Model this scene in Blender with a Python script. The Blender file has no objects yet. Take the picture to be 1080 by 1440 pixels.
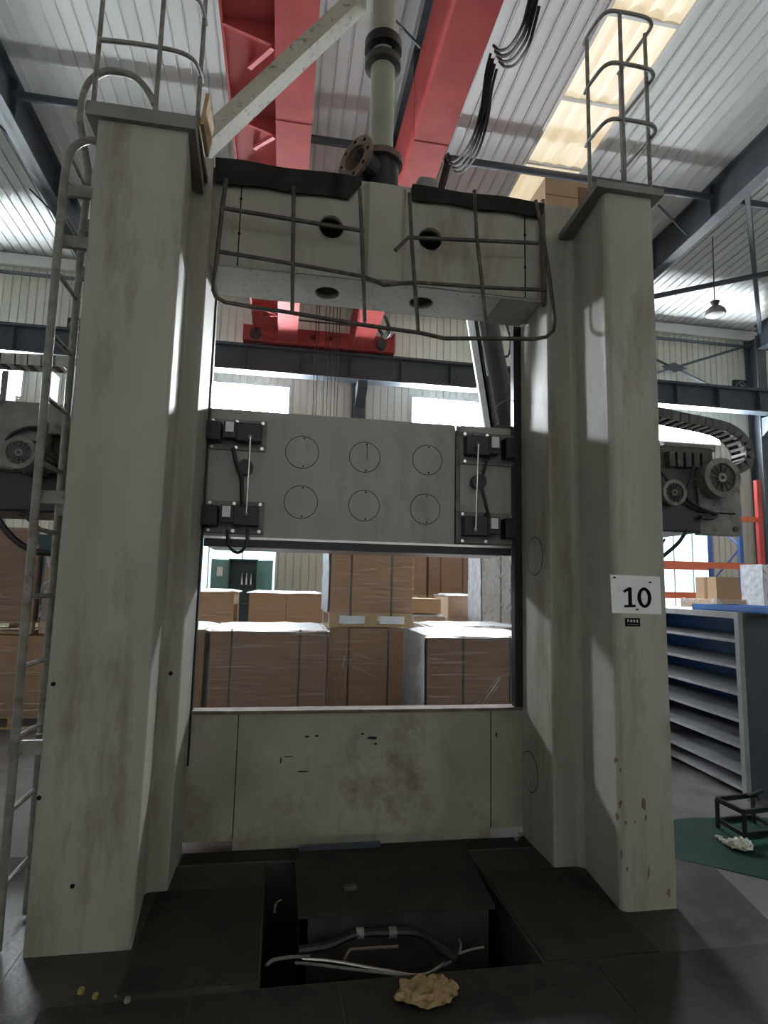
import bpy, bmesh, math, random
from mathutils import Vector, Matrix
random.seed(7)
S = bpy.context.scene
COL = S.collection

# ------------------------------------------------------------------ camera
F, YAW, PITCH, ROLL, CAMZ = 833.5, .1687, .1255, .02245, 1.6
cy, sy, cp, sp = math.cos(YAW), math.sin(YAW), math.cos(PITCH), math.sin(PITCH)
FW = Vector((sy*cp, cy*cp, sp)); R0 = Vector((cy, -sy, 0)); U0 = R0.cross(FW)
RT = math.cos(ROLL)*R0 + math.sin(ROLL)*U0; UP = -math.sin(ROLL)*R0 + math.cos(ROLL)*U0
CAMO = Vector((0, 0, CAMZ))
cd = bpy.data.cameras.new('camera'); cam = bpy.data.objects.new('camera', cd); COL.objects.link(cam)
cd.sensor_fit = 'VERTICAL'; cd.sensor_height = 36; cd.lens = 36*F/1440; cd.clip_end = 200; cd.clip_start = .05
m = Matrix.Identity(4)
for i, v in enumerate((RT, UP, -FW)):
    for j in range(3): m[j][i] = v[j]
m.translation = CAMO
cam.matrix_world = m
S.camera = cam

# ------------------------------------------------------------------ light
w = bpy.data.worlds.new('sky'); S.world = w; w.use_nodes = True
w.node_tree.nodes['Background'].inputs[0].default_value = (.80, .90, 1, 1)
w.node_tree.nodes['Background'].inputs[1].default_value = 1.0
S.view_settings.view_transform = 'Standard'; S.view_settings.look = 'None'
S.view_settings.exposure = -.35; S.view_settings.gamma = 1
WINDOW_L = 320.0      # radiance of the daylight in the high windows
LOWWIN_L = 2.5
REARWIN_L = 4.0
SKYLIGHT_L = .90

# ------------------------------------------------------------------ pixel helpers (rays meet real planes)
def ray(px, py): return FW + RT*((px-540)/F) - UP*((py-720)/F)
def on(px, py, ax, v):
    d = ray(px, py); t = (v-CAMO[ax])/d[ax]; return CAMO + d*t
def AX(px, py, x): return on(px, py, 0, x)
def AY(px, py, y): return on(px, py, 1, y)
def AZ(px, py, z): return on(px, py, 2, z)

def in_frame(pts):
    for p in pts:
        d = Vector(p)-CAMO; z = d.dot(FW)
        if z > .1 and -20 < 540+F*d.dot(RT)/z < 1100 and -20 < 720-F*d.dot(UP)/z < 1460: return True
    return False

# ------------------------------------------------------------------ materials
def mat(name, base, rough=.6, metal=0, var=.15, scale=4, stain=None, sthr=.62, sscale=2.5, bump=0, bscale=40, stretch=(1,1,1), spec=.5, rnd=0, coat=0):
    M = bpy.data.materials.new(name); M.use_nodes = True; nt = M.node_tree; N = nt.nodes; L = nt.links
    b = N['Principled BSDF']; b.inputs['Roughness'].default_value = rough; b.inputs['Metallic'].default_value = metal
    b.inputs['Specular IOR Level'].default_value = spec
    if coat: b.inputs['Coat Weight'].default_value = coat; b.inputs['Coat Roughness'].default_value = .15
    tc = N.new('ShaderNodeTexCoord'); mp = N.new('ShaderNodeMapping'); L.new(tc.outputs['Object'], mp.inputs[0])
    mp.inputs['Scale'].default_value = stretch
    nz = N.new('ShaderNodeTexNoise'); nz.inputs['Scale'].default_value = scale; nz.inputs['Detail'].default_value = 5
    L.new(mp.outputs[0], nz.inputs['Vector'])
    cr = N.new('ShaderNodeValToRGB'); L.new(nz.outputs['Fac'], cr.inputs[0])
    c0 = [max(0, c*(1-var)) for c in base]; c1 = [min(1, c*(1+var)) for c in base]
    cr.color_ramp.elements[0].position = .3; cr.color_ramp.elements[1].position = .7
    cr.color_ramp.elements[0].color = (*c0, 1); cr.color_ramp.elements[1].color = (*c1, 1)
    out = cr.outputs[0]
    if rnd:
        oi = N.new('ShaderNodeObjectInfo'); hs = N.new('ShaderNodeHueSaturation')
        mr = N.new('ShaderNodeMapRange'); mr.inputs['To Min'].default_value = 1-rnd; mr.inputs['To Max'].default_value = 1+rnd
        L.new(oi.outputs['Random'], mr.inputs[0]); L.new(mr.outputs[0], hs.inputs['Value']); L.new(out, hs.inputs['Color']); out = hs.outputs[0]
    if stain:
        n2 = N.new('ShaderNodeTexNoise'); n2.inputs['Scale'].default_value = sscale; n2.inputs['Detail'].default_value = 8; n2.inputs['Roughness'].default_value = .7
        L.new(mp.outputs[0], n2.inputs['Vector'])
        r2 = N.new('ShaderNodeValToRGB'); L.new(n2.outputs['Fac'], r2.inputs[0])
        r2.color_ramp.elements[0].position = sthr-.06; r2.color_ramp.elements[1].position = sthr+.06
        mx = N.new('ShaderNodeMix'); mx.data_type = 'RGBA'
        L.new(r2.outputs[0], mx.inputs[0]); L.new(out, mx.inputs[6]); mx.inputs[7].default_value = (*stain, 1); out = mx.outputs[2]
    L.new(out, b.inputs['Base Color'])
    if bump:
        n3 = N.new('ShaderNodeTexNoise'); n3.inputs['Scale'].default_value = bscale; L.new(mp.outputs[0], n3.inputs['Vector'])
        bp = N.new('ShaderNodeBump'); bp.inputs['Strength'].default_value = bump; bp.inputs['Distance'].default_value = .02
        L.new(n3.outputs['Fac'], bp.inputs['Height']); L.new(bp.outputs[0], b.inputs['Normal'])
    return M
def emis(name, col, strength, seam=0):
    M = bpy.data.materials.new(name); M.use_nodes = True; nt = M.node_tree; N = nt.nodes; L = nt.links
    b = N['Principled BSDF']; b.inputs['Base Color'].default_value = (.6, .6, .6, 1)
    b.inputs['Emission Color'].default_value = (*col, 1); b.inputs['Emission Strength'].default_value = strength
    if seam:
        tc = N.new('ShaderNodeTexCoord'); mp = N.new('ShaderNodeMapping'); mp.inputs['Scale'].default_value = (2.2, .25, 1)
        nz = N.new('ShaderNodeTexNoise'); nz.inputs['Scale'].default_value = 2.5; nz.inputs['Detail'].default_value = 4
        L.new(tc.outputs['Object'], mp.inputs[0]); L.new(mp.outputs[0], nz.inputs['Vector'])
        cr = N.new('ShaderNodeValToRGB'); L.new(nz.outputs['Fac'], cr.inputs[0])
        cr.color_ramp.elements[0].position = .35; cr.color_ramp.elements[1].position = .62
        cr.color_ramp.elements[0].color = (col[0]*.80, col[1]*.68, col[2]*.50, 1); cr.color_ramp.elements[1].color = (*col, 1)
        L.new(cr.outputs[0], b.inputs['Emission Color'])
    return M
def film_mat(name, amount, sc=(3, 3, 60), white=.75):
    """stretch film: clear, with wrinkled streaks that catch the light"""
    M = bpy.data.materials.new(name); M.use_nodes = True; nt = M.node_tree; N = nt.nodes; L = nt.links
    o = N['Material Output']; b = N['Principled BSDF']
    b.inputs['Base Color'].default_value = (white, white*1.02, white*1.05, 1); b.inputs['Roughness'].default_value = .22
    b.inputs['Specular IOR Level'].default_value = .8
    tc = N.new('ShaderNodeTexCoord'); mp = N.new('ShaderNodeMapping'); mp.inputs['Scale'].default_value = sc
    nz = N.new('ShaderNodeTexNoise'); nz.inputs['Scale'].default_value = 1.6; nz.inputs['Detail'].default_value = 6; nz.inputs['Distortion'].default_value = .8
    L.new(tc.outputs['Object'], mp.inputs[0]); L.new(mp.outputs[0], nz.inputs['Vector'])
    cr = N.new('ShaderNodeValToRGB'); L.new(nz.outputs['Fac'], cr.inputs[0])
    cr.color_ramp.elements[0].position = .52; cr.color_ramp.elements[1].position = .74
    cr.color_ramp.elements[0].color = (amount*.25,)*3 + (1,); cr.color_ramp.elements[1].color = (min(1, amount*1.5),)*3 + (1,)
    bp = N.new('ShaderNodeBump'); bp.inputs['Strength'].default_value = .8; bp.inputs['Distance'].default_value = .02
    L.new(nz.outputs['Fac'], bp.inputs['Height']); L.new(bp.outputs[0], b.inputs['Normal'])
    tr = N.new('ShaderNodeBsdfTransparent'); mx = N.new('ShaderNodeMixShader')
    L.new(cr.outputs[0], mx.inputs[0]); L.new(tr.outputs[0], mx.inputs[1]); L.new(b.outputs[0], mx.inputs[2]); L.new(mx.outputs[0], o.inputs[0])
    return M

PAINT = mat('grey_machine_paint', (.345, .328, .280), .5, var=.15, scale=2.0, stain=(.235, .21, .16), sthr=.59, sscale=1.7, stretch=(1.8, 1.8, .40), bump=.08, bscale=60)
PAINT2 = mat('grey_rail_paint', (.36, .355, .33), .5, var=.10, scale=3, stain=(.30, .28, .25), sthr=.6, stretch=(1.5, 1.5, .6))
BEDP = mat('grimy_bed_paint', (.33, .31, .26), .6, var=.25, scale=2.5, stain=(.19, .165, .12), sthr=.60, sscale=1.4, stretch=(1, 1, .8), bump=.1)
CAPP = mat('grey_cap_plate', (.20, .19, .18), .55, var=.2, stain=(.12, .09, .07))
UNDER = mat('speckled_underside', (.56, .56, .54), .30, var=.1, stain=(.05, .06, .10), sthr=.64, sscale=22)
BLACK = mat('black_steel', (.010, .010, .013), .4, var=.3)
DARKM = mat('dark_oily_metal', (.045, .04, .036), .5, var=.5, scale=8, stain=(.12, .10, .085), sthr=.6, sscale=9)
GREYM = mat('worn_grey_metal', (.20, .19, .18), .5, var=.3, scale=7, stain=(.07, .06, .055), sthr=.58, sscale=6)
PIPE = mat('ladder_pipe_paint', (.20, .188, .168), .45, var=.3, scale=14, stain=(.12, .08, .055), sthr=.6, sscale=12)
PIPED = mat('dark_rail_pipe', (.050, .044, .039), .5, var=.35, scale=14, stain=(.14, .10, .07), sthr=.6, sscale=14)
CHROME = mat('bright_steel', (.55, .55, .53), .25, 1, var=.1)
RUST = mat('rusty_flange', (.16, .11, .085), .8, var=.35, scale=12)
DUCT = mat('aged_zinc_pipe', (.33, .33, .27), .45, .25, var=.2, scale=5, stain=(.16, .14, .10), sthr=.62, stretch=(1, 1, .5))
SPOTP = mat('speckled_cream_steel', (.46, .43, .35), .6, var=.15, stain=(.09, .07, .05), sthr=.62, sscale=20)
RED = mat('crane_red', (.41, .078, .074), .55, var=.12, scale=3, spec=.05)
ORANGE = mat('crane_orange', (.75, .13, .06), .42, var=.1, scale=3)
STEEL = mat('blue_grey_structural_steel', (.060, .072, .086), .5, var=.15)
CEIL = mat('white_liner_panel', (.66, .68, .66), .45, var=.04, scale=1.5, stretch=(1, .2, 1), rnd=.05)
WALLM = mat('cream_cladding', (.70, .69, .60), .5, var=.05, scale=1, stretch=(1, 1, .2), rnd=.06)
PLAINW = mat('plain_hall_wall', (.62, .62, .57), .6, var=.05)
WINF = mat('white_window_frame', (.7, .7, .68), .4, var=.03)
CONC = mat('concrete_floor', (.14, .135, .135), .38, var=.25, scale=1.5, stain=(.08, .075, .07), sthr=.58, sscale=1.2, bump=.12, bscale=30)
SLAB = mat('oil_soaked_concrete', (.045, .042, .038), .5, var=.35, scale=2.5, stain=(.02, .019, .017), sthr=.55, sscale=1.5, bump=.15, bscale=30, spec=.3)
PLATE = mat('oily_steel_plate', (.028, .026, .022), .65, var=.35, scale=3, stain=(.014, .013, .012), sthr=.55, sscale=3, bump=.05, spec=.25)
PITM = mat('oily_pit', (.035, .033, .029), .6, var=.4, scale=5)
GREENF = mat('green_floor_paint', (.004, .036, .022), .6, var=.5, scale=3, stain=(.02, .03, .027), sthr=.62, spec=.15)
CARD = mat('cardboard', (.30, .165, .085), .7, var=.10, scale=2, stretch=(1, 1, 5), rnd=.12)
CARDL = mat('light_cardboard', (.46, .30, .17), .7, var=.08, scale=2, rnd=.10)
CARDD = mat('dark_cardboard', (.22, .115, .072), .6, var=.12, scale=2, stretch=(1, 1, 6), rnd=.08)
WOOD = mat('pallet_wood', (.42, .29, .15), .7, var=.2, scale=5, stretch=(.3, 3, 3))
STRAP = mat('dark_strap', (.035, .03, .025), .5)
SIDEF = mat('white_side_film', (.42, .44, .48), .35, var=.25, scale=9, bump=.6, bscale=14)
SHEET = mat('white_plastic_sheet', (.82, .85, .90), .3, var=.04, scale=3, bump=.3, bscale=6)
FILM = film_mat('clear_stretch_film', .24, (1.2, 1.2, 26))
FILMW = film_mat('wrinkled_white_film', .80, (6, 6, 3))
FILMV = film_mat('crumpled_film', .36, (9, 9, 9))
BLUE = mat('blue_shelf_paint', (.015, .10, .33), .4, var=.12)
DBLUE = mat('dark_blue_grey_panel', (.045, .057, .072), .45, var=.15)
SHELFG = mat('grey_shelf_steel', (.28, .285, .295), .4, var=.15, scale=6)
RACKO = mat('rack_orange', (.80, .17, .07), .45, var=.06)
RACKB = mat('rack_blue', (.05, .14, .42), .45, var=.06)
RACKR = mat('rack_red', (.55, .06, .05), .45, var=.06)
GREENC = mat('green_cabinet', (.12, .26, .235), .45, var=.06)
GREEND = mat('dark_green_cabinet', (.045, .095, .10), .45, var=.06)
PAPER = mat('white_paper', (.80, .80, .80), .5, var=.02)
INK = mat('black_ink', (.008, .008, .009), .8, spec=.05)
FLAP = mat('black_rubber', (.020, .018, .016), .7, var=.4, scale=8, spec=.2)
LIP = mat('rough_black_edge', (.035, .03, .024), 1, var=.4, scale=20, spec=0)
GLOVE = mat('white_cotton', (.62, .62, .55), .9, var=.2, scale=30, bump=.5, bscale=60)
RAG = mat('tan_rag', (.34, .23, .12), .95, var=.25, scale=25, bump=.6, bscale=50)
BRASS = mat('brass_scrap', (.45, .36, .14), .4, .6, var=.3)
CHAIN = mat('cable_chain_plastic', (.10, .095, .09), .55, var=.25, scale=10)
CHAINL = mat('cable_chain_bars', (.42, .41, .38), .5, var=.1)
GLASSW = emis('daylight_window', (.88, .95, 1), WINDOW_L)
GLASSL = emis('low_daylight_window', (.62, .93, 1), LOWWIN_L)
GLASSR = emis('rear_daylight_window', (.95, .98, 1), REARWIN_L)
SKYL = emis('translucent_skylight', (1, .86, .56), SKYLIGHT_L, 1)
LENS = mat('lamp_lens', (.7, .72, .7), .2)

# ------------------------------------------------------------------ mesh builder
def cut(o, cutters):
    """real openings: boolean difference, applied"""
    for c in cutters:
        md = o.modifiers.new('cut', 'BOOLEAN'); md.operation = 'DIFFERENCE'; md.solver = 'EXACT'; md.object = c
    bpy.context.view_layer.update()
    me = bpy.data.meshes.new_from_object(o.evaluated_get(bpy.context.evaluated_depsgraph_get()))
    o.modifiers.clear(); o.data = me
    for c in cutters: bpy.data.objects.remove(c)
class MB:
    def __init__(s): s.v = []; s.f = []; s.sm = []
    def add(s, vs, fs, smooth=False):
        n = len(s.v); s.v += [Vector(v) for v in vs]; s.f += [tuple(i+n for i in f) for f in fs]; s.sm += [smooth]*len(fs); return s
    def box(s, x0, x1, y0, y1, z0, z1):
        return s.add([(x0,y0,z0),(x1,y0,z0),(x1,y1,z0),(x0,y1,z0),(x0,y0,z1),(x1,y0,z1),(x1,y1,z1),(x0,y1,z1)],
                     [(0,3,2,1),(4,5,6,7),(0,1,5,4),(1,2,6,5),(2,3,7,6),(3,0,4,7)])
    def bbox(s, x0, x1, y0, y1, z0, z1, b=.01):
        bm = bmesh.new(); bmesh.ops.create_cube(bm, size=1)
        for v in bm.verts: v.co = Vector(((x0+x1)/2+v.co.x*(x1-x0), (y0+y1)/2+v.co.y*(y1-y0), (z0+z1)/2+v.co.z*(z1-z0)))
        bmesh.ops.bevel(bm, geom=bm.edges[:], offset=b, segments=2, affect='EDGES', profile=.5)
        bm.verts.index_update(); s.add([v.co.copy() for v in bm.verts], [[v.index for v in f.verts] for f in bm.faces]); bm.free(); return s
    def prism(s, poly, z0, z1, smooth=False):      # plan polygon (ccw) extruded in z
        n = len(poly); vs = [(x, y, z0) for x, y in poly] + [(x, y, z1) for x, y in poly]
        s.add(vs, [tuple(range(n-1, -1, -1)), tuple(range(n, 2*n))]); 
        s.add(vs, [(i, (i+1) % n, n+(i+1) % n, n+i) for i in range(n)], smooth); return s
    def prismY(s, poly, y0, y1):                   # (x,z) polygon extruded in y
        n = len(poly); vs = [(x, y0, z) for x, z in poly] + [(x, y1, z) for x, z in poly]
        return s.add(vs, [tuple(range(n)), tuple(range(2*n-1, n-1, -1))] + [(i, n+i, n+(i+1) % n, (i+1) % n) for i in range(n)])
    def prismX(s, poly, x0, x1):                   # (y,z) polygon extruded in x
        n = len(poly); vs = [(x0, y, z) for y, z in poly] + [(x1, y, z) for y, z in poly]
        return s.add(vs, [tuple(range(n-1, -1, -1)), tuple(range(n, 2*n))] + [(i, (i+1) % n, n+(i+1) % n, n+i) for i in range(n)])
    def tube(s, pts, r, n=8, cap=True):
        pts = [Vector(p) for p in pts]; k = len(pts); rr = r if isinstance(r, (list, tuple)) else [r]*k
        t0 = (pts[1]-pts[0]).normalized(); a = t0.orthogonal().normalized(); vs = []
        for i, p in enumerate(pts):
            t = ((pts[min(i+1, k-1)]-p).normalized() + (p-pts[max(i-1, 0)]).normalized())
            t = t.normalized() if t.length > 1e-6 else t0
            a = (a - t*a.dot(t)).normalized(); b = t.cross(a)
            vs += [p + (a*math.cos(2*math.pi*j/n) + b*math.sin(2*math.pi*j/n))*rr[i] for j in range(n)]
        fs = [(i*n+j, i*n+(j+1) % n, (i+1)*n+(j+1) % n, (i+1)*n+j) for i in range(k-1) for j in range(n)]
        s.add(vs, fs, True)
        if cap: s.add(vs, [tuple(range(n-1, -1, -1)), tuple((k-1)*n+j for j in range(n))])
        return s
    def bar(s, a, b, w, h, up=(0, 0, 1)):          # rectangular bar a->b
        a = Vector(a); b = Vector(b); d = (b-a).normalized(); u = Vector(up); sd = d.cross(u).normalized(); u = sd.cross(d).normalized()
        vs = [p + sd*sx*w/2 + u*sz*h/2 for p in (a, b) for sx, sz in ((-1,-1),(1,-1),(1,1),(-1,1))]
        return s.add(vs, [(0,1,2,3),(7,6,5,4),(0,4,5,1),(1,5,6,2),(2,6,7,3),(3,7,4,0)])
    def ring(s, c, ax, r0, r1, h, n=20):           # washer around axis ax, thickness h along ax
        c = Vector(c); ax = Vector(ax).normalized(); a = ax.orthogonal().normalized(); b = ax.cross(a); vs = []
        for z in (0, h):
            for r in (r0, r1):
                vs += [c + ax*z + (a*math.cos(2*math.pi*j/n)+b*math.sin(2*math.pi*j/n))*r for j in range(n)]
        fs = []
        for j in range(n):
            k = (j+1) % n
            fs += [(j, k, n+k, n+j), (2*n+j, 3*n+j, 3*n+k, 2*n+k), (n+j, n+k, 3*n+k, 3*n+j), (j, 2*n+j, 2*n+k, k)]
        return s.add(vs, fs)
    def cyl(s, a, b, r, n=16, r2=None): return s.tube([a, b], [r, r if r2 is None else r2], n)
    def build(s, name, material, parent=None, smooth=None, origin=None):
        me = bpy.data.meshes.new(name); off = Vector((0, 0, 0))
        if parent is not None: off = wloc(parent)
        elif origin is not None: off = Vector(origin)
        else:
            lo = [min(v[i] for v in s.v) for i in range(3)]; hi = [max(v[i] for v in s.v) for i in range(3)]
            off = Vector(((lo[0]+hi[0])/2, (lo[1]+hi[1])/2, lo[2]))
        me.from_pydata([v-off for v in s.v], [], s.f); me.update()
        bm = bmesh.new(); bm.from_mesh(me); bmesh.ops.remove_doubles(bm, verts=bm.verts[:], dist=1e-6)
        bmesh.ops.recalc_face_normals(bm, faces=bm.faces[:]); bm.to_mesh(me); bm.free()
        if any(s.sm): 
            try: me.shade_smooth(); me.set_sharp_from_angle(angle=math.radians(40))
            except Exception: pass
        me.materials.append(material)
        o = bpy.data.objects.new(name, me); COL.objects.link(o)
        if parent is not None: o.parent = parent
        else: o.location = off
        return o
def wloc(o):
    v = Vector((0, 0, 0))
    while o: v += Vector(o.location); o = o.parent
    return v
def empty(name, loc, label=None, cat=None, group=None):
    o = bpy.data.objects.new(name, None); o.empty_display_size = .2; COL.objects.link(o); o.location = loc
    if label: tag(o, label, cat, group)
    return o
def tag(o, label, cat, group=None):
    o['label'] = label; o['category'] = cat
    if group: o['group'] = group
    return o
def struct(o): o['kind'] = 'structure'; return o
def share(o, parent, loc=(0, 0, 0), rot=None, scale=None):
    c = o.copy(); COL.objects.link(c); c.parent = parent; c.location = loc
    if rot is not None: c.rotation_euler = rot
    if scale is not None: c.scale = scale
    return c
def curve(pts, k=6):
    pts = [Vector(p) for p in pts]; P = [2*pts[0]-pts[1]] + pts + [2*pts[-1]-pts[-2]]; out = []
    for i in range(1, len(P)-2):
        for j in range(k):
            t = j/k; a, b, c, d = P[i-1], P[i], P[i+1], P[i+2]
            out.append(.5*((2*b)+(c-a)*t+(2*a-5*b+4*c-d)*t*t+(3*b-a-3*c+d)*t**3))
    return out + [pts[-1]]

# ================================================================== THE HALL
YW, EZ, SL = 15.0, 9.5, .05
XL, XR, YB = -13.0, 22.0, -9.0
def roofz(y): return EZ + SL*(YW-y)
# floor with a pit
PX0, PX1, PY0, PY1 = -.02, 1.20, 2.62, 3.72
fl = MB()
fl.box(XL, XR, YB, PY0, -.3, 0).box(XL, XR, PY1, YW, -.3, 0).box(XL, PX0, PY0, PY1, -.3, 0).box(PX1, XR, PY0, PY1, -.3, 0)
floor = struct(fl.build('floor', CONC, origin=(0, 0, 0)))
pit = MB().box(PX0-.05, PX1+.05, PY0-.05, PY1+.05, -.62, -.55).box(PX0-.05, PX0, PY0, PY1, -.55, -.3).box(PX1, PX1+.05, PY0, PY1, -.55, -.3)
pit.box(PX0-.05, PX1+.05, PY0-.05, PY0, -.55, -.3).box(PX0-.05, PX1+.05, PY1, PY1+.05, -.55, -.3)
pit.box(PX1-.006, PX1-.001, PY0, PY1, -.55, -.004).box(PX0+.001, PX0+.006, PY0, PY1, -.55, -.004).box(PX0, PX1, PY1-.006, PY1-.001, -.55, -.004).box(PX0, PX1, PY0+.001, PY0+.006, -.55, -.004)
pit.build('pit_lining', PITM, floor)
g = MB(); g.prism([(2.35, 3.55), (2.75, 3.2), (3.3, 2.75), (6.5, 2.5), (6.5, 4.0), (3.9, 3.95), (3.0, 4.05), (2.5, 4.0)], .001, .004); g.build('painted_patch', GREENF, floor)

e0, e1 = AZ(957, 1172, 0), AZ(1078, 1292, 0); ed = (e1-e0)
far_ = e0 - ed*.25; near_ = e1 + ed*1.2
for poly in ([(-2.3, 2.62), (PX0, 2.62), (PX0, PY1), (-1.0, PY1), (-1.0, 3.95), (-2.3, 3.95)], [(PX1, 2.62), (e1.x+.02, 2.62), (e1.x, e1.y), (e0.x, e0.y), (far_.x, far_.y), (1.9, 3.95), (1.62, 3.95), (1.62, PY1), (PX1, PY1)], [(-2.3, -3), (4.2, -3), (4.2, near_.y), (e1.x+.02, 2.62), (-2.3, 2.62)]):
    MB().prism(poly, 0, .002).build('foundation_slab', SLAB, floor)
# ceiling: single liner planks following the roof slope
ceil = struct(MB().box(XL, XR, YB, YW, roofz(YB)+.25, roofz(YB)+.3).build('ceiling', PLAINW, origin=(0, 0, 0)))
PW = .225
pl = MB(); yl, L0 = YW+.1, YB
prof = [(0, .012), (.012, .012), (.016, 0), (PW-.03, 0), (PW-.026, .012), (PW-.022, -.022), (PW-.010, -.022), (PW-.006, .012), (PW, .012), (PW, .03), (0, .03)]
n = len(prof); vs = []
for yy in (L0, yl):
    for x, z in prof: vs.append((x, yy, z + roofz(yy) - EZ))
pl.add(vs, [tuple(range(n)), tuple(range(2*n-1, n-1, -1))] + [(i, n+i, n+(i+1) % n, (i+1) % n) for i in range(n)])
SKY = [(4.27, 5.45)]
k = 0; x = XL; first = None
while x < XR:
    if not any(a-.05 <= x+PW/2 <= b+.05 for a, b in SKY):
        if first is None:
            first = pl.build('ceiling_plank', CEIL, ceil); first.location = (x, 0, EZ)
        else: share(first, ceil, (x, 0, EZ))
    x += PW
for a, b in SKY:                       # translucent skylight strips, one sheet between two purlins
    y = YB
    sh = None
    while y < YW-1.3:
        y2 = min(y+1.45, YW-1.3)
        q = MB(); vs = []
        nx = 13
        for yy in (y, y2):
            for i in range(nx):
                vs.append((a+(b-a)*i/(nx-1), yy, roofz(yy) + (.02 if i % 3 else -.01)))
        q.add(vs, [(i, i+1, nx+i+1, nx+i) for i in range(nx-1)])
        sh = q.build('skylight_sheet' if in_frame(vs) else 'skylight_sheet_offscreen', SKYL, ceil)
        MB().box(a-.03, b+.03, y2-.03, y2+.03, roofz(y2)-.03, roofz(y2)+.02).build('purlin', WINF, ceil)
        y = y2
    for xx in (a, b): MB().bar((xx, YB, roofz(YB)-.01), (xx, YW-1.3, roofz(YW-1.3)-.01), .05, .06).build('skylight_edge', WINF, ceil)
    MB().add([(a-.1, YW-1.3, roofz(YW-1.3)), (b+.1, YW-1.3, roofz(YW-1.3)), (b+.1, YW, EZ), (a-.1, YW, EZ)], [(0, 1, 2, 3)]).build('ceiling_plank', CEIL, ceil)

# rafters, struts, roof bracing
RX = [-4.7, 1.78, 8.2, 13.55]
def ibeam_y(xc, y0, z0a, z0b, y1, z1a, z1b, wid=.24):
    q = MB()
    for (t0, t1, ww) in ((0, .05, wid), (None, None, .04), (.95, 1, wid)):
        if t0 is None: t0, t1 = 0, 1
        vs = []
        for yy, za, zb in ((y0, z0a, z0b), (y1, z1a, z1b)):
            for xx, t in ((-ww/2, t0), (ww/2, t0), (ww/2, t1), (-ww/2, t1)): vs.append((xc+xx, yy, za+(zb-za)*t))
        q.add(vs, [(0,1,2,3),(7,6,5,4),(0,4,5,1),(1,5,6,2),(2,6,7,3),(3,7,4,0)])
    return q
for xc in RX:
    rf = ibeam_y(xc, YB, roofz(YB)-.72, roofz(YB)-.04, YW-.4, roofz(YW-.4)-.80, roofz(YW-.4)-.04).build('rafter', STEEL, ceil)
    for yy in (5.8, 8.0, 9.7, 11.6, 13.4):
        MB().box(xc-.115, xc+.115, yy-.012, yy+.012, roofz(yy)-.72, roofz(yy)-.06).build('stiffener', STEEL, rf)
    for yy in (7.4, 10.4, 12.4):
        MB().bar((xc-.1, yy, roofz(yy)-.66), (xc-.75, yy, roofz(yy)-.06), .03, .03).build('fly_brace', STEEL, rf)
for a, b in zip([XL]+RX, RX+[XR]):
    for yy in (1.0, 9.7):
        MB().cyl((a+.02, yy, roofz(yy)-.32), (b-.02, yy, roofz(yy)-.32), .07, 10).build('strut_tube', STEEL, ceil)
MB().cyl((8.3, 9.0, roofz(9)-.35), (13.45, 14.4, roofz(14)-.35), .055, 8).build('cross_brace', STEEL, ceil)
MB().cyl((8.3, 13.4, roofz(13.4)-.55), (13.45, 9.8, roofz(9.8)-.5), .065, 8).build('cross_brace', STEEL, ceil)

# far wall: vertical cladding planks
wall = struct(MB().box(XL, XR, YW+.05, YW+.2, 0, EZ+.1).build('wall_back', PLAINW, origin=(0, 0, 0)))
CW = .19
cpz = MB(); prof = [(0, .03), (.01, 0), (CW-.035, 0), (CW-.025, .03), (CW-.012, .03), (CW, .03), (CW, .05), (0, .05)]
vs = [(x, y, 0) for x, y in prof] + [(x, y, EZ) for x, y in prof]; n = len(prof)
cpz.add(vs, [tuple(range(n-1, -1, -1)), tuple(range(n, 2*n))] + [(i, (i+1) % n, n+(i+1) % n, n+i) for i in range(n)])
first = cpz.build('cladding_plank', WALLM, wall); first.location = (XL, YW, 0); x = XL+CW
while x < XR-CW:
    share(first, wall, (x, YW, 0)); x += CW
MB().box(XL, XR, YW-.12, YW, EZ-.34, EZ-.05).build('eave_flashing', WINF, wall)
MB().box(XL, XR, YW-.16, YW-.12, EZ-.60, EZ-.52).build('eave_girt', STEEL, wall)
for xc in RX:                          # building columns
    c = ibeam_y(0, 0, 0, 1, 1, 0, 1)
    q = MB().box(xc-.15, xc+.15, YW-.48, YW-.45, 0, EZ-.35).box(xc-.15, xc+.15, YW-.06, YW-.03, 0, EZ-.35).box(xc-.015, xc+.015, YW-.45, YW-.06, 0, EZ-.35)
    col = q.build('building_column', STEEL, wall)
    MB().prismX([(YW-.48, 6.1), (YW-.48, 6.65), (YW-1.0, 6.65), (YW-1.0, 6.45)], xc-.12, xc+.12).build('crane_bracket', STEEL, col)
# crane runway girder, depth .75
RT_Z, RB_Z, RY = 7.33, 6.68, YW-.8
q = MB().box(XL, XR, RY-.17, RY+.17, RT_Z-.04, RT_Z).box(XL, XR, RY-.17, RY+.17, RB_Z, RB_Z+.04).box(XL, XR, RY-.012, RY+.012, RB_Z, RT_Z)
run = q.build('runway_beam', STEEL, wall)
sx = XL+.4; st = None
while sx < XR:
    if st is None:
        st = MB().box(-.008, .008, -.155, .0, RB_Z+.04, RT_Z-.04).build('stiffener', STEEL, run); st.location = (sx, RY, 0)
    else: share(st, run, (sx, RY, 0))
    sx += 1.28
MB().box(XL, XR, RY-.04, RY+.04, RT_Z, RT_Z+.07).build('crane_rail', BLACK, run)
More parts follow.
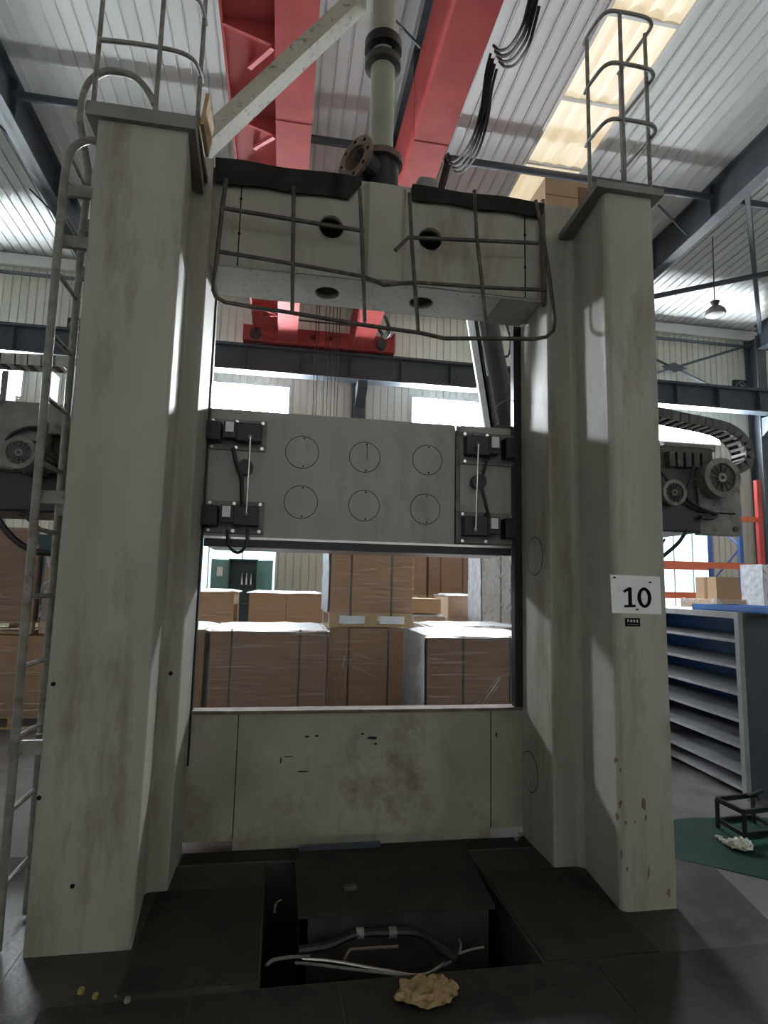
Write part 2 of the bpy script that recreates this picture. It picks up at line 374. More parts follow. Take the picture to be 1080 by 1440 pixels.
# windows in the far wall
WN = 0
def window(x0, x1, z0, z1, panes, glass, y=YW, face=-1):
    global WN; WN += 1
    seen = in_frame([(x0+(x1-x0)*i/8, y, z) for i in range(9) for z in (z0, z1)])
    t = struct(empty('window_%d' % WN + ('' if seen else '_offscreen'), ((x0+x1)/2, y, z0)))
    q = MB(); d = .05
    ya, yb = (y-.06, y+.01) if face < 0 else (y-.01, y+.06)
    q.box(x0-d, x1+d, ya, yb, z1, z1+d).box(x0-d, x1+d, ya, yb, z0-d, z0).box(x0-d, x0, ya, yb, z0, z1).box(x1, x1+d, ya, yb, z0, z1)
    q.build('window_frame', WINF, t)
    yp = y-.02 if face < 0 else y+.02
    for i in range(panes):
        a, b = x0+(x1-x0)*i/panes, x0+(x1-x0)*(i+1)/panes
        MB().box(a+.012, b-.012, yp-.004, yp+.004, z0, z1).build('pane', glass, t)
        if i: MB().box(a-.014, a+.014, ya, yb, z0, z1).build('mullion', WINF, t)
for x0, x1 in ((-8.6, -6.3), (-2.1, .0), (3.25, 5.4), (9.9, 12.4), (16.2, 18.6)):
    window(x0, x1, 5.92, 6.62, 3, GLASSW)
for x0, x1 in ((-2.55, -.15), (10.2, 11.95), (-8.5, -6.6), (16.4, 18.4)):
    window(x0, x1, 1.2, 3.7, 3, GLASSL)
# wall bracing rods and fan boxes
MB().cyl((8.3, YW-.2, 9.0), (13.5, YW-.2, 7.1), .035, 6).build('brace_rod', STEEL, wall)
MB().cyl((8.3, YW-.2, 7.1), (13.5, YW-.2, 9.0), .035, 6).build('brace_rod', STEEL, wall)
MB().prismY([(10.5, 8.05), (10.9, 8.2), (11.3, 8.05), (10.9, 7.9)], YW-.24, YW-.22).build('brace_plate', STEEL, wall)
# other walls of the hall
wl = struct(MB().box(XL-.2, XL, YB, YW, 0, roofz(YB)+.3).build('wall_left', PLAINW, origin=(0, 0, 0)))
wr = struct(MB().box(XR, XR+.2, YB, YW, 0, roofz(YB)+.3).build('wall_right', PLAINW, origin=(0, 0, 0)))
wf = struct(MB().box(XL, XR, YB-.2, YB, 0, roofz(YB)+.3).build('wall_front', PLAINW, origin=(0, 0, 0)))
for x0, x1 in ((-8.6, -6.3), (-2.1, .2), (4.3, 6.6), (10.7, 13.0), (16.2, 18.5)):   # the same row in the opposite long wall
    window(x0, x1, 5.92, 6.62, 3, GLASSR, y=YB, face=1)

# lamps and fan boxes hung in the hall
def fan_box(px, py, label):
    c = AY(px, py, YW-.1)
    t = empty('fan_box', (c.x, YW, c.z-.2), label, 'fan')
    MB().box(c.x-.21, c.x+.21, YW-.10, YW+.0, c.z-.21, c.z+.21).build('housing', BLACK, t)
    MB().ring((c.x, YW-.101, c.z), (0, -1, 0), .14, .17, .02).build('ring', GREYM, t)
    MB().cyl((c.x, YW-.10, c.z), (c.x, YW-.14, c.z), .06, 10).build('hub', GREYM, t)
    for a in range(4):
        an = a*math.pi/2+.5
        MB().bar((c.x, YW-.115, c.z), (c.x+.14*math.cos(an), YW-.115, c.z+.14*math.sin(an)), .03, .012, (0, 1, 0)).build('blade', GREYM, t)
fan_box(107, 459, 'black wall fan above the runway beam, behind the yellow-grey ladder')
fan_box(1042, 544, 'black wall fan above the runway beam, beside the crossed brace rods')
lc = AY(1006, 436, 11.2)
t = empty('high_bay_lamp', (lc.x, lc.y, lc.z-.15), 'bell-shaped high bay lamp hanging from the white ceiling', 'lamp')
q = MB(); q.tube([(lc.x, lc.y, lc.z+.10), (lc.x, lc.y, lc.z+.06), (lc.x, lc.y, lc.z), (lc.x, lc.y, lc.z-.08), (lc.x, lc.y, lc.z-.12)], [.04, .13, .19, .215, .20], 16); q.build('shade', GREYM, t)
MB().tube([(lc.x, lc.y, lc.z-.12), (lc.x, lc.y, lc.z-.14)], [.19, .15], 16).build('lens', LENS, t)
MB().cyl((lc.x, lc.y, lc.z+.10), (lc.x, lc.y, lc.z+.2), .06, 10, .10).build('ballast', DARKM, t)
MB().tube([(lc.x, lc.y, lc.z+.2), (lc.x-.01, lc.y, lc.z+.3), (lc.x+.02, lc.y, roofz(lc.y))], .012, 6).build('cord', DARKM, t)

# ================================================================== OVERHEAD CRANE
GZ = 7.36
crane = empty('overhead_crane', (.8, 14.2, 7.4), 'red two-girder overhead crane with walkway riding the runway beam', 'crane')
def girder(x0, x1, h):
    prof = [(14.35, GZ+.12), (13.3, GZ), (YB+.5, GZ), (YB+.5, GZ+h), (14.35, GZ+h)]
    q = MB().prismX([(y, z) for y, z in prof], x0, x1)
    return q.build('girder', RED, crane)
g1 = girder(-.31, .14, 1.0); g2 = girder(1.46, 1.92, 1.0)
for gg, x0, x1 in ((g1, -.31, .14), (g2, 1.46, 1.92)):
    for yy in (3.2, 6.9, 10.4): MB().box(x0-.004, x1+.004, yy-.006, yy+.006, GZ-.004, GZ+1.0).build('weld_seam', RED, gg)
wk = MB().box(-.88, -.31, YB+.5, 14.3, GZ+.30, GZ+.33).build('walkway', RED, crane)
MB().box(-.90, -.87, YB+.5, 14.3, GZ+.24, GZ+.42).build('toe_board', RED, wk)
br = None; yy = 4.6
while yy < 14.3:
    q = MB().prismY([(-.31, GZ+.05), (-.31, GZ+.30), (-.88, GZ+.30), (-.88, GZ+.22)], -.02, .02)
    q.bar((-.33, -.0, GZ+.06), (-.62, .55, GZ+.28), .05, .05)
    if br is None: br = q.build('bracket', RED, wk); br.location = (-wk.location.x, yy, 0); br.location = (0, yy, 0)
    else: share(br, wk, (0, yy, 0))
    yy += 1.32
yy = 5.4; po = None
while yy < 14.4:
    if po is None: po = MB().box(-.895, -.865, -.015, .015, GZ+.3, GZ+1.35).build('rail_post', RED, wk); po.location = (0, yy, 0)
    else: share(po, wk, (0, yy, 0))
    yy += 1.1
for zz in (.85, 1.35): MB().cyl((-.88, YB+.5, GZ+zz), (-.88, 14.3, GZ+zz), .018, 6).build('handrail', RED, wk)
ec = MB().box(-1.15, 2.5, 13.98, 14.4, 7.42, 7.80).build('end_carriage', RED, crane)
cut(ec, [MB().cyl((xx, 13.8, 7.62), (xx, 14.6, 7.62), .075, 14).build('cutter', RED) for xx in (.52, .92)])
for xx in (.52, .92): MB().ring((xx, 13.98, 7.62), (0, -1, 0), .075, .09, .01, 14).build('port_hole', RED, ec)
for xx in (-.85, 2.2): 
    MB().cyl((xx, 13.95, 7.55), (xx, 13.80, 7.55), .13, 14).build('drive_motor', DARKM, ec)
    MB().cyl((xx, 14.1, 7.53), (xx, 14.3, 7.53), .13, 14).build('wheel', DARKM, ec)
MB().box(2.5, 2.56, 13.95, 14.35, 7.40, 7.9).build('buffer', RED, ec)
for i, xx in enumerate((.55, .62, .78, .86, .95, 1.03, 1.1)):
    MB().cyl((xx, 13.2, 4.2), (xx, 13.2, GZ+1.0), .009, 5).build('hoist_rope', STRAP, crane)
MB().cyl((.14, 13.3, GZ+.35), (1.46, 13.3, GZ+.35), .02, 6).build('tie_bar', DARKM, crane)
def loopy(pts, X=2.06, r=.016, nn=3):
    base = curve([AX(px, py, X) for px, py in pts], 5)
    for i in range(nn):
        o = Vector((.035*i, .03*i, -.03*i)); MB().tube([p+o for p in base], r*(1+.3*(i == 1)), 6).build('festoon_cable', FLAP, crane)
loopy([(749, -20), (742, 10), (733, 40), (716, 66), (702, 71), (694, 64)], nn=4)
loopy([(690, 75), (683, 105), (677, 150), (664, 195), (646, 222), (634, 226), (630, 216)], nn=4)
loopy([(628, 222), (622, 245), (614, 275), (604, 310), (590, 350)], nn=3)
loopy([(541, 445), (546, 462), (540, 472), (532, 462)], r=.03, nn=2)

# ================================================================== GANTRY MACHINE
gan = empty('gantry_milling_machine', (.58, 3.4, 0), 'tall grey double-column gantry milling machine with cross head and side ladder', 'machine')
H = 3.92
YF, YS, YR = 2.95, 3.45, 3.92
def fillet(p0, c, p1, r, k=4):
    c = Vector(c); a = (Vector(p0)-c).normalized(); b = (Vector(p1)-c).normalized()
    h = math.acos(max(-1, min(1, a.dot(b))))/2; d = r/math.tan(h); ce = c + (a+b).normalized()*(r/math.sin(h))
    s0 = c+a*d; s1 = c+b*d; out = []
    for i in range(k+1):
        v = (s0.lerp(s1, i/k)-ce); v = v.normalized()*r; out.append(tuple(ce+v))
    return out
def filleted(poly, rs):
    out = []; n = len(poly)
    for i in range(n):
        out += fillet(poly[i-1], poly[i], poly[(i+1) % n], rs[i]) if rs[i] else [tuple(poly[i])]
    return out
# right column: front leg, step, rear block
polyR = [(1.762, YF), (2.072, YF), (2.072, YR), (1.64, YR), (1.64, YS), (1.82, YS)]
polyL = [(-1.015, YF), (-.573, YF), (-.625, YS), (-.512, YS), (-.512, YR), (-1.015, YR)]
pr = filleted(polyR, [.035, .012, 0, .012, .015, .045]); plf = filleted(polyL, [.012, .012, .03, .012, .012, 0])
colR = MB().prism(pr, 0, H).build('column', PAINT, gan); colL = MB().prism(plf, 0, H).build('column', PAINT, gan)
# rear guide blocks rise above the front legs
MB().box(1.64, 2.05, YS+.01, YR, H, 4.17).build('rear_block', PAINT, colR)
MB().box(-1.0, -.512, YS+.01, YR, H, 4.17).build('rear_block', PAINT, colL)
MB().prism([(1.70, YF-.04), (2.125, YF-.04), (2.125, YS), (1.73, YS)], H, H+.045).build('cap_plate', CAPP, colR)
MB().prism([(-1.065, YF-.03), (-.535, YF-.03), (-.56, YS), (-1.065, YS)], H, H+.075).build('cap_plate', CAPP, colL)
MB().box(-.86, -.54, YF+.10, YS, H+.075, H+.115).build('packing_board', RUST, colL)
# black guide strips at the inner rear corners
MB().box(1.585, 1.64, YR-.03, YR+.03, .82, 3.5).build('guide_strip', BLACK, colR)
MB().box(-.525, -.50, YR-.03, YR+.03, .5, 3.5).build('guide_strip', BLACK, colL)
MB().box(1.612, 1.632, YS-.0, YS+.03, 3.45, 4.2).build('guide_strip', RUST, colR)
def inner_cover(px, py, zr, x, par):
    c = AX(px, py, x); s = -1 if x > 0 else 1
    d = MB(); d.cyl((x, c.y, c.z), (x+s*.002, c.y, c.z), zr-.004, 28); d.build('cover_plate', PAINT, par)
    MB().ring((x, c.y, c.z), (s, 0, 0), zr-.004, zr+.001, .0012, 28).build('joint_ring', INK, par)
inner_cover(752, 782, .125, 1.64, colR); inner_cover(745, 1085, .125, 1.64, colR)
random.seed(5)
for px, py, w_, h_ in ((905, 1132, 5, 20), (908, 1150, 3, 14), (872, 1132, 6, 14), (868, 1148, 4, 12), (880, 1158, 3, 8), (874, 1200, 4, 16), (882, 1222, 4, 8), (912, 1225, 3, 24), (940, 1255, 4, 16), (866, 1068, 5, 10), (872, 1082, 4, 6), (893, 1156, 3, 5)):
    P = []
    for i in range(9):
        an = -2*math.pi*i/9; r_ = random.uniform(.35, 1.0); c = AY(px+w_*r_*math.cos(an)*.7, py+h_*r_*math.sin(an)*.6, YF); P.append((c.x, c.z))
    MB().prismY(P, YF-.0012, YF+.0005).build('paint_chip', RUST, colR)
for px, py in ((75, 962), (102, 1246), (55, 1122), (240, 947)):
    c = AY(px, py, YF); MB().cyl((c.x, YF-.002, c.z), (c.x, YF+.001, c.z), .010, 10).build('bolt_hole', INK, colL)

# bed between the columns
bed = MB().prism([(-.51, YR-.02), (-.22, YR-.035), (1.41, YR-.035), (1.634, YR-.02), (1.634, YR+.06), (-.51, YR+.06)], .06, .80).build('bed', BEDP, gan)
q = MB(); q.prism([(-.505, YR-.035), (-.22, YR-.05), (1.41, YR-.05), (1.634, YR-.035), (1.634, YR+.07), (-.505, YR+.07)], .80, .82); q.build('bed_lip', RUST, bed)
MB().box(-.22, 1.41, YR-.02, YR+.05, 0, .06).build('bed_foot', BEDP, bed)
for xx in (-.22, 1.41): MB().box(xx-.003, xx+.003, YR-.037, YR-.03, .07, .80).build('panel_seam', LIP, bed)
random.seed(9)
for px, py, w_, h_ in ((432, 1036, 5, 2), (446, 1035, 4, 2), (523, 1038, 9, 3), (528, 1046, 3, 2), (510, 1032, 4, 2), (395, 1070, 2, 6), (425, 1085, 12, 1.5), (698, 1033, 2, 4), (405, 1064, 9, 1)):
    P = []
    for i in range(9):
        an = -2*math.pi*i/9; r_ = random.uniform(.5, 1.0); c = AY(px+w_*r_*math.cos(an), py+h_*r_*math.sin(an), YR-.035); P.append((c.x, c.z))
    MB().prismY(P, YR-.0362, YR-.034).build('paint_chip', LIP, bed)

# top beam
TB0, TB1 = 3.49, 3.87
tb = MB(); tb.prism([(-.512, TB0+.02), (-.45, TB0), (.42, TB0-.01), (.45, TB0-.045), (.66, TB0-.045), (.69, TB0-.01), (1.58, TB0), (1.64, TB0+.01), (1.64, TB1), (-.512, TB1)], 3.505, 4.15)
beam = tb.build('top_beam', PAINT, gan)
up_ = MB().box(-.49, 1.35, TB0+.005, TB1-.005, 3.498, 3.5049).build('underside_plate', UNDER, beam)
MB().box(1.35, 1.62, TB0+.005, TB1-.005, 3.490, 3.5049).build('underside_plate', PAINT, beam)
fh = [AY(px, py, TB0-.012) for px, py in ((466, 319), (605, 336))]; bh = [AZ(px, py, 3.498) for px, py in ((460, 412), (592, 426))]
cut(beam, [MB().box(-.42, 1.52, TB0+.03, TB1-.03, 3.53, 4.11).build('cutter', PAINT)])          # the beam is a hollow box
cut(beam, [MB().cyl((c.x, TB0-.1, c.z), (c.x, TB0+.1, c.z), .077, 28).build('cutter', PAINT) for c in fh] + [MB().cyl((c.x, c.y, 3.45), (c.x, c.y, 3.6), .08, 28).build('cutter', PAINT) for c in bh])
cut(up_, [MB().cyl((c.x, c.y, 3.45), (c.x, c.y, 3.6), .08, 28).build('cutter', PAINT) for c in bh])
for c in fh: MB().ring((c.x, TB0-.008, c.z), (0, -1, 0), .077, .081, .006, 28).build('porthole', PAINT, beam)
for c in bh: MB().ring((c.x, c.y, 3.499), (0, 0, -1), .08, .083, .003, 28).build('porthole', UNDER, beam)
for px, py in ((338, 300), (738, 350)):
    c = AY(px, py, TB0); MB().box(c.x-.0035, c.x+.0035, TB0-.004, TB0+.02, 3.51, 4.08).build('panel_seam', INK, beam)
    for zz in (3.72, 3.95): MB().cyl((c.x-.0, TB0-.006, zz), (c.x, TB0, zz), .009, 8).build('bolt', INK, beam)
# sagging dark rubber strip along the top front edge
q = MB(); nseg = 26; top = []; bot = []
for i in range(nseg+1):
    x = -.50+ (2.12)*i/nseg
    if .38 < x < .72: dz = .0
    else: dz = .075+.035*(i/nseg < .4) + .006*math.sin(i*1.3) - (.02 if x > .72 else 0)
    top.append((x, 4.16+.006*math.sin(i*.9))); bot.append((x, 4.13-dz))
for i in range(nseg):
    if .36 < (top[i][0]+top[i+1][0])/2 < .74: continue
    for a, b, c2, d in ((top[i], top[i+1], bot[i+1], bot[i]),):
        q.add([(a[0], TB0-.06, a[1]), (b[0], TB0-.06, b[1]), (c2[0], TB0-.035, c2[1]), (d[0], TB0-.035, d[1]),
               (a[0], TB0+.02, a[1]), (b[0], TB0+.02, b[1]), (c2[0], TB0-.028, c2[1]), (d[0], TB0-.028, d[1])],
              [(0,1,2,3),(7,6,5,4),(0,4,5,1),(3,2,6,7),(0,3,7,4),(1,5,6,2)], True)
q.build('rubber_flap', FLAP, beam)
MB().bbox(.36, .98, TB0+.02, TB1, 4.15, 4.20, .01).build('mounting_pad', PAINT, beam)
MB().bbox(.78, .93, TB0+.05, TB0+.3, 4.2, 4.33, .04).build('hump', GREYM, beam)

# guard rail hanging in front of the top beam
gr = empty('guard_rail', (0, 0, 0)); gr.parent = gan; gr.location = Vector((.58, 3.3, 3.4))-gan.location
GY = 3.36
def rail(pts, r=.0125, c=False, y=GY, mt=None, par=None, nm='rail_pipe'):
    P = [AY(px, py, y) for px, py in pts]; P = curve(P, 5) if c else P
    return MB().tube(P, r, 8).build(nm, mt or PIPED, par or gr)
rail([(318, 252), (312, 296), (306, 352), (301, 395), (300, 408), (304, 418), (316, 425), (345, 430), (410, 440), (510, 457), (590, 468), (625, 476), (700, 476), (750, 477), (768, 474), (778, 465), (780, 450), (772, 385), (762, 320), (753, 282)])
rail([(315, 293), (412, 309), (512, 325)]); rail([(309, 354), (412, 371), (512, 389), (540, 401), (582, 397), (680, 404), (768, 408)])
rail([(556, 352), (574, 334), (668, 338), (757, 342)])
for pts in ([(413, 262), (411, 438)], [(506, 266), (509, 330), (513, 453)], [(576, 272), (579, 340), (588, 465)], [(667, 268), (670, 330), (678, 400), (685, 474)]): rail(pts, nm='rail_post')

# ladder on the outer side of the left column
lad = empty('ladder', (0, 0, 0)); lad.parent = gan; lad.location = Vector((-1.12, 3.05, 0))-gan.location
LX = -1.125; LN, LF = 2.93, 3.22
ptsN = [(LX, LN+.05, .02), (LX, LN, 2.0), (LX, LN-.03, 3.3)] 
near = ptsN + curve([(LX, LN-.03, 3.5), (LX, LN-.01, 3.66), (LX+.02, LN+.02, 3.76), (LX+.07, LN+.05, 3.82), (LX+.12, LN+.08, 3.83)], 4)
MB().tube(near, .019, 10).build('stile', PIPE, lad)
arch = [(108, 215), (112, 170), (117, 135), (128, 113), (147, 101), (165, 101), (185, 106), (200, 118), (212, 135), (217, 147)]
far = [(LX, LF+.06, .02), (LX, LF, 2.0), (LX, LF-.02, 3.3), (LX, LF-.02, 3.8)] + curve([AY(px, py, LF-.02) for px, py in arch[1:]], 3)
MB().tube(far, .019, 10).build('stile', PIPE, lad)
rz = .28
while rz < 3.75:
    MB().cyl((LX, LN+.03, rz), (LX, LF+.02, rz), .012, 8).build('rung', PIPE, lad); rz += .31
for z in (.86, 1.98, 3.52, 3.25):
    MB().box(LX-.02, -1.01, LN+.02, LN+.045, z-.03, z+.03).build('bracket', PIPE, lad)
    MB().box(LX-.0, -1.01, LF-.03, LF-.005, z-.06, z-.0).build('bracket', PIPE, lad)

# hoop cages on both column tops
def cage(par_x, capz, hoops, posts, loc):
    e = empty('safety_cage', (0, 0, 0)); e.parent = gan; e.location = Vector(loc)-gan.location
    for z, plan in hoops:
        MB().tube(curve([(x, y, z) for x, y in plan], 4), .0125, 8).build('hoop', PIPE, e)
    for x, y, z0, z1 in posts: MB().cyl((x, y, z0), (x, y, z1), .0125, 8).build('post', PIPE, e)
plan = [(1.775, 3.16), (1.772, 3.10), (1.785, 2.98), (1.815, 2.93), (1.88, 2.918), (2.02, 2.918), (2.085, 2.93), (2.125, 2.97), (2.128, 3.05), (2.122, 3.18), (2.115, 3.32)]
cage(1.9, H, [(4.38, plan), (4.75, plan), (5.1, plan)], [(1.775, 3.12, H+.045, 5.1), (1.88, 2.918, H+.045, 5.1), (2.115, 3.30, H+.045, 5.1), (2.04, 2.93, H+.045, 5.0)][:3] + [(2.115, 3.02, H+.045, 5.1)], (1.95, 3.1, H+.045))
planL = [(-1.055, 2.985), (-.9, 2.975), (-.75, 2.975), (-.64, 2.985), (-.585, 3.02), (-.565, 3.08), (-.56, 3.16)]
cage(-.8, H, [(4.40, planL), (4.77, planL), (5.14, planL)], [(-1.055, 2.985, H+.075, 5.14), (-.75, 2.975, H+.075, 5.14), (-.563, 3.12, H+.075, 5.14)], (-.8, 3.1, H+.075))

# ------------------------------------------------------------------ cross rail (slides on the column rears)
XBY = 3.955
cr = empty('cross_rail', (.58, 4.2, 1.86), 'long grey cross rail with round covers and black clamp blocks, between the columns', 'machine part')
body = MB().box(-1.0, 2.05, XBY+.03, 4.55, 1.93, 2.72).build('rail_body', PAINT2, cr)
MB().box(-.33+.0, 1.17, XBY, XBY+.03, 1.90, 2.75).build('front_panel', PAINT2, cr)
c0 = AY(383, 660, XBY).x; c1 = AY(638, 680, XBY).x
MB().box(-.50, c0-.045, XBY-.005, XBY+.03, 1.90, 2.75).build('side_panel', PAINT2, cr); MB().box(c1+.045, 1.60, XBY-.005, XBY+.03, 1.90, 2.75).build('side_panel', PAINT2, cr)
for xx in (c0-.03, c1+.03): MB().box(xx-.012, xx+.012, XBY+.005, XBY+.035, 1.90, 2.75).build('groove_strip', GREYM, cr)
MB().box(-.498, 1.582, XBY-.02, XBY+.0, 1.885, 1.90).build('edge_strip', CHROME, cr)
MB().box(-.498, 1.582, XBY-.01, XBY+.05, 1.835, 1.885).build('wiper_strip', BLACK, cr)
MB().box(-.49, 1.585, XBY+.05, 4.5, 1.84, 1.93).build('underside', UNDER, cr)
for px, py in ((425, 636), (513, 643), (601, 647), (423, 706), (512, 711), (598, 716)):
    c = AY(px, py, XBY); r = .113 if px < 450 else .108
    d = MB().cyl((c.x, XBY, c.z), (c.x, XBY-.002, c.z), r-.0045, 32).build('cover_plate', PAINT2, cr)
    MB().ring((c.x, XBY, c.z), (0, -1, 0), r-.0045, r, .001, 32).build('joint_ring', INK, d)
    for s in (-1, 1): MB().cyl((c.x+.01, XBY-.002, c.z+s*(r-.016)), (c.x+.01, XBY-.005, c.z+s*(r-.016)), .006, 8).build('bolt', INK, d)
c = AY(516, 643, XBY); MB().box(c.x-.002, c.x+.002, XBY-.004, XBY, c.z-.02, c.z+.10).build('scratch_seam', INK, cr)
def clamp(pxl, pyt, pxr, pyb, side):
    a = AY(pxl, pyt, XBY-.01); b = AY(pxr, pyb, XBY-.01); x0, x1, z1, z0 = a.x, b.x, a.z, b.z; w_ = x1-x0; h_ = z1-z0
    p = MB().bbox(x0, x1, XBY-.022, XBY-.004, z0, z1, .004).build('clamp_plate', GREYM, cr)
    if side > 0: blk = (x0+.08*w_, x0+.50*w_); blk2 = (x0+.76*w_, min(x1+.06, 1.58)); cx = x0+.57*w_
    else: blk = (x0+.50*w_, x0+.92*w_); blk2 = (x0-.0*w_, x0+.26*w_); cx = x0+.40*w_
    q = MB().bbox(blk[0], blk[1], XBY-.10, XBY-.02, z0+.22*h_, z0+.82*h_, .006); q.build('clamp_block', BLACK, p)
    q = MB().bbox(blk2[0], blk2[1], XBY-.12, XBY-.02, z0+.18*h_, z0+.80*h_, .006)
    for i in range(9):
        xx = blk2[0]+(blk2[1]-blk2[0])*(i+.5)/9; q.box(xx-.004, xx+.004, XBY-.128, XBY-.119, z0+.2*h_, z0+.78*h_)
    q.build('solenoid', BLACK, p)
    MB().box(cx-.025, cx+.025, XBY-.13, XBY-.11, z0+.45*h_, z0+.78*h_).build('connector', PAPER, p)
    MB().box(cx-.04, cx+.04, XBY-.11, XBY-.02, z0+.3*h_, z0+.82*h_).build('valve', BLACK, p)
    for fx in (.1, .5, .93):
        for fz in (.08, .92):
            bx = x0+fx*w_; bz = z0+fz*h_; MB().cyl((bx, XBY-.022, bz), (bx, XBY-.032, bz), .012, 8).build('bolt', CHROME, p)
    return blk
clamp(645, 607, 722, 657, 1); clamp(641, 719, 722, 767, 1); clamp(292, 588, 374, 636, -1); clamp(287, 703, 370, 752, -1)
for (tx, ty, bx_, by_, kx, ky) in ((673, 625, 669, 745, 672, 678), (352, 614, 346, 722, 345, 658)):
    a = AY(tx, ty, XBY-.13); b = AY(bx_, by_, XBY-.13); k_ = AY(kx, ky, XBY-.03)
    MB().cyl(a, b, .007, 8).build('tie_rod', CHROME, cr)
    for p_ in (a, b): MB().cyl(p_, p_+Vector((0, .06, 0)), .014, 8).build('rod_pin', GREYM, cr)
    MB().cyl((k_.x, XBY-.07, k_.z), (k_.x, XBY-.0, k_.z), .052, 20).build('hub_cap', BLACK, cr)
def hose(pts, y, r, m_=BLACK, par=cr, nm='hose'): MB().tube(curve([AY(px, py, y) for px, py in pts], 6), r, 8).build(nm, m_, par)
hose([(688, 640), (681, 660), (677, 680), (682, 705), (688, 728)], XBY-.06, .012); hose([(328, 630), (332, 650), (339, 670), (340, 695), (341, 715)], XBY-.06, .014)
hose([(320, 745), (321, 765), (330, 776), (340, 775), (347, 762), (348, 742)], XBY-.09, .010)

# milling head gearboxes at both ends of the cross rail
def motor(t, c, r, length, ribs=True, nm='motor'):
    x, y, z = c
    q = MB(); q.tube([(x, y+length, z), (x, y+.03, z), (x, y, z)], [r*.94, r*.96, r], 24)
    o = q.build(nm, GREYM, t)
    if ribs:
        q = MB()
        for i in range(20):
            a = 2*math.pi*i/20; ca, sa = math.cos(a), math.sin(a)
            q.bar((x+ca*r*.97, y+.08, z+sa*r*.97), (x+ca*r*.97, y+length, z+sa*r*.97), .008, .025, (ca, 0, sa))
        q.build('cooling_fins', GREYM, o)
    MB().ring((x, y, z), (0, -1, 0), r*.72, r*.99, .02, 28).build('fan_cowl', GREYM, o)
    MB().cyl((x, y-.001, z), (x, y-.004, z), r*.72, 24).build('grille_back', DARKM, o)
    for i in range(12):
        a = 2*math.pi*i/12; MB().bar((x+math.cos(a)*r*.2, y-.012, z+math.sin(a)*r*.2), (x+math.cos(a)*r*.74, y-.012, z+math.sin(a)*r*.74), .006, .008, (0, 1, 0)).build('grille_bar', DARKM, o)
    MB().ring((x, y-.006, z), (0, -1, 0), r*.10, r*.24, .012, 12).build('grille_hub', GREYM, o)
    return o
hd = empty('feed_gearbox', (3.25, 4.3, 2.05), 'dark oily gearbox with two round motors beside the column signed 10', 'gearbox')
MB().bbox(2.06, 3.30, 4.05, 4.6, 2.28, 2.74, .02).build('housing', DARKM, hd); MB().bbox(2.06, 3.14, 4.02, 4.6, 2.06, 2.28, .01).build('lower_housing', BLACK, hd)
MB().bbox(3.14, 3.50, 4.03, 4.10, 2.05, 2.50, .006).build('cover_panel', GREYM, hd)
MB().bbox(2.9, 3.35, 4.08, 4.5, 2.72, 2.77, .01).build('top_flange', GREYM, hd)
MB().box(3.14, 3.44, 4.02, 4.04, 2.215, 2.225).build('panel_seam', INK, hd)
MB().cyl((3.44, 4.03, 2.10), (3.44, 4.02, 2.10), .022, 12).build('plug', DARKM, hd)
cm = AY(1014, 672, 3.95); motor(hd, (cm.x, 3.95, cm.z), .155, .5)
MB().ring((cm.x-.02, 4.2, cm.z+.20), (0, 1, 0), .02, .035, .015, 14).build('lifting_eye', GREYM, hd)
cm2 = AY(947, 693, 3.98); motor(hd, (cm2.x, 3.98, cm2.z), .10, .30)
for pts, r in (([(976, 655), (972, 672), (966, 690), (968, 706)], .012), ([(966, 703), (985, 715), (1003, 722), (1008, 724), (1000, 729), (985, 727)], .016), ([(966, 745), (955, 762), (940, 776), (922, 790)], .014), ([(935, 758), (928, 770), (920, 782)], .008), ([(925, 660), (935, 670), (940, 680)], .012)):
    MB().tube(curve([AY(px, py, 3.98) for px, py in pts], 5), r, 8).build('hose', BLACK, hd)
for i in range(5):
    MB().bbox(2.88+.07*i, 2.93+.07*i, 4.0, 4.06, 2.56, 2.68, .006).build('rib', DARKM, hd)

hl = empty('feed_gearbox', (-1.8, 4.3, 2.0), 'dark gearbox with mesh-grilled motor behind the ladder', 'gearbox')
MB().bbox(-2.6, -1.02, 4.1, 4.6, 2.34, 2.75, .02).build('housing', DARKM, hl); MB().bbox(-2.05, -1.02, 4.05, 4.6, 2.02, 2.34, .015).build('lower_housing', BLACK, hl)
MB().bbox(-2.4, -2.0, 4.1, 4.5, 2.10, 2.3, .01).build('side_cover', GREYM, hl)
MB().bbox(-1.95, -1.30, 4.0, 4.1, 2.52, 2.72, .01).build('cover_panel', GREYM, hl); MB().bbox(-1.9, -1.5, 3.98, 4.1, 2.27, 2.6, .02).build('motor_mount', GREYM, hl)
c = AY(28, 637, 3.75); mo = motor(hl, (c.x, 3.75, c.z), .098, .35)
for i in range(-4, 5):
    for sgn in (1, -1):
        L_ = math.sqrt(max(0, .069**2-(i*.0155)**2)); u = Vector((.7071, 0, .7071*sgn)); vv = Vector((-.7071*sgn, 0, .7071))*(1 if sgn > 0 else -1)
        c_ = Vector((c.x, 3.738, c.z)) + vv*(i*.0155); MB().bar(c_-u*L_, c_+u*L_, .004, .004, (0, 1, 0)).build('grille_wire', GREYM, mo)
MB().bbox(-1.36, -1.20, 3.98, 4.1, 2.64, 2.74, .006).build('terminal_box', GREYM, hl)
for pts, r in (([(8, 620), (18, 610), (38, 602), (55, 602)], .012), ([(-6, 725), (10, 748), (28, 765), (50, 776), (75, 778)], .020), ([(50, 740), (62, 747), (75, 750), (88, 742), (94, 732)], .012), ([(30, 722), (40, 728), (47, 736)], .018)):
    MB().tube(curve([AY(px, py, 3.95) for px, py in pts], 5), r, 8).build('hose', BLACK, hl)
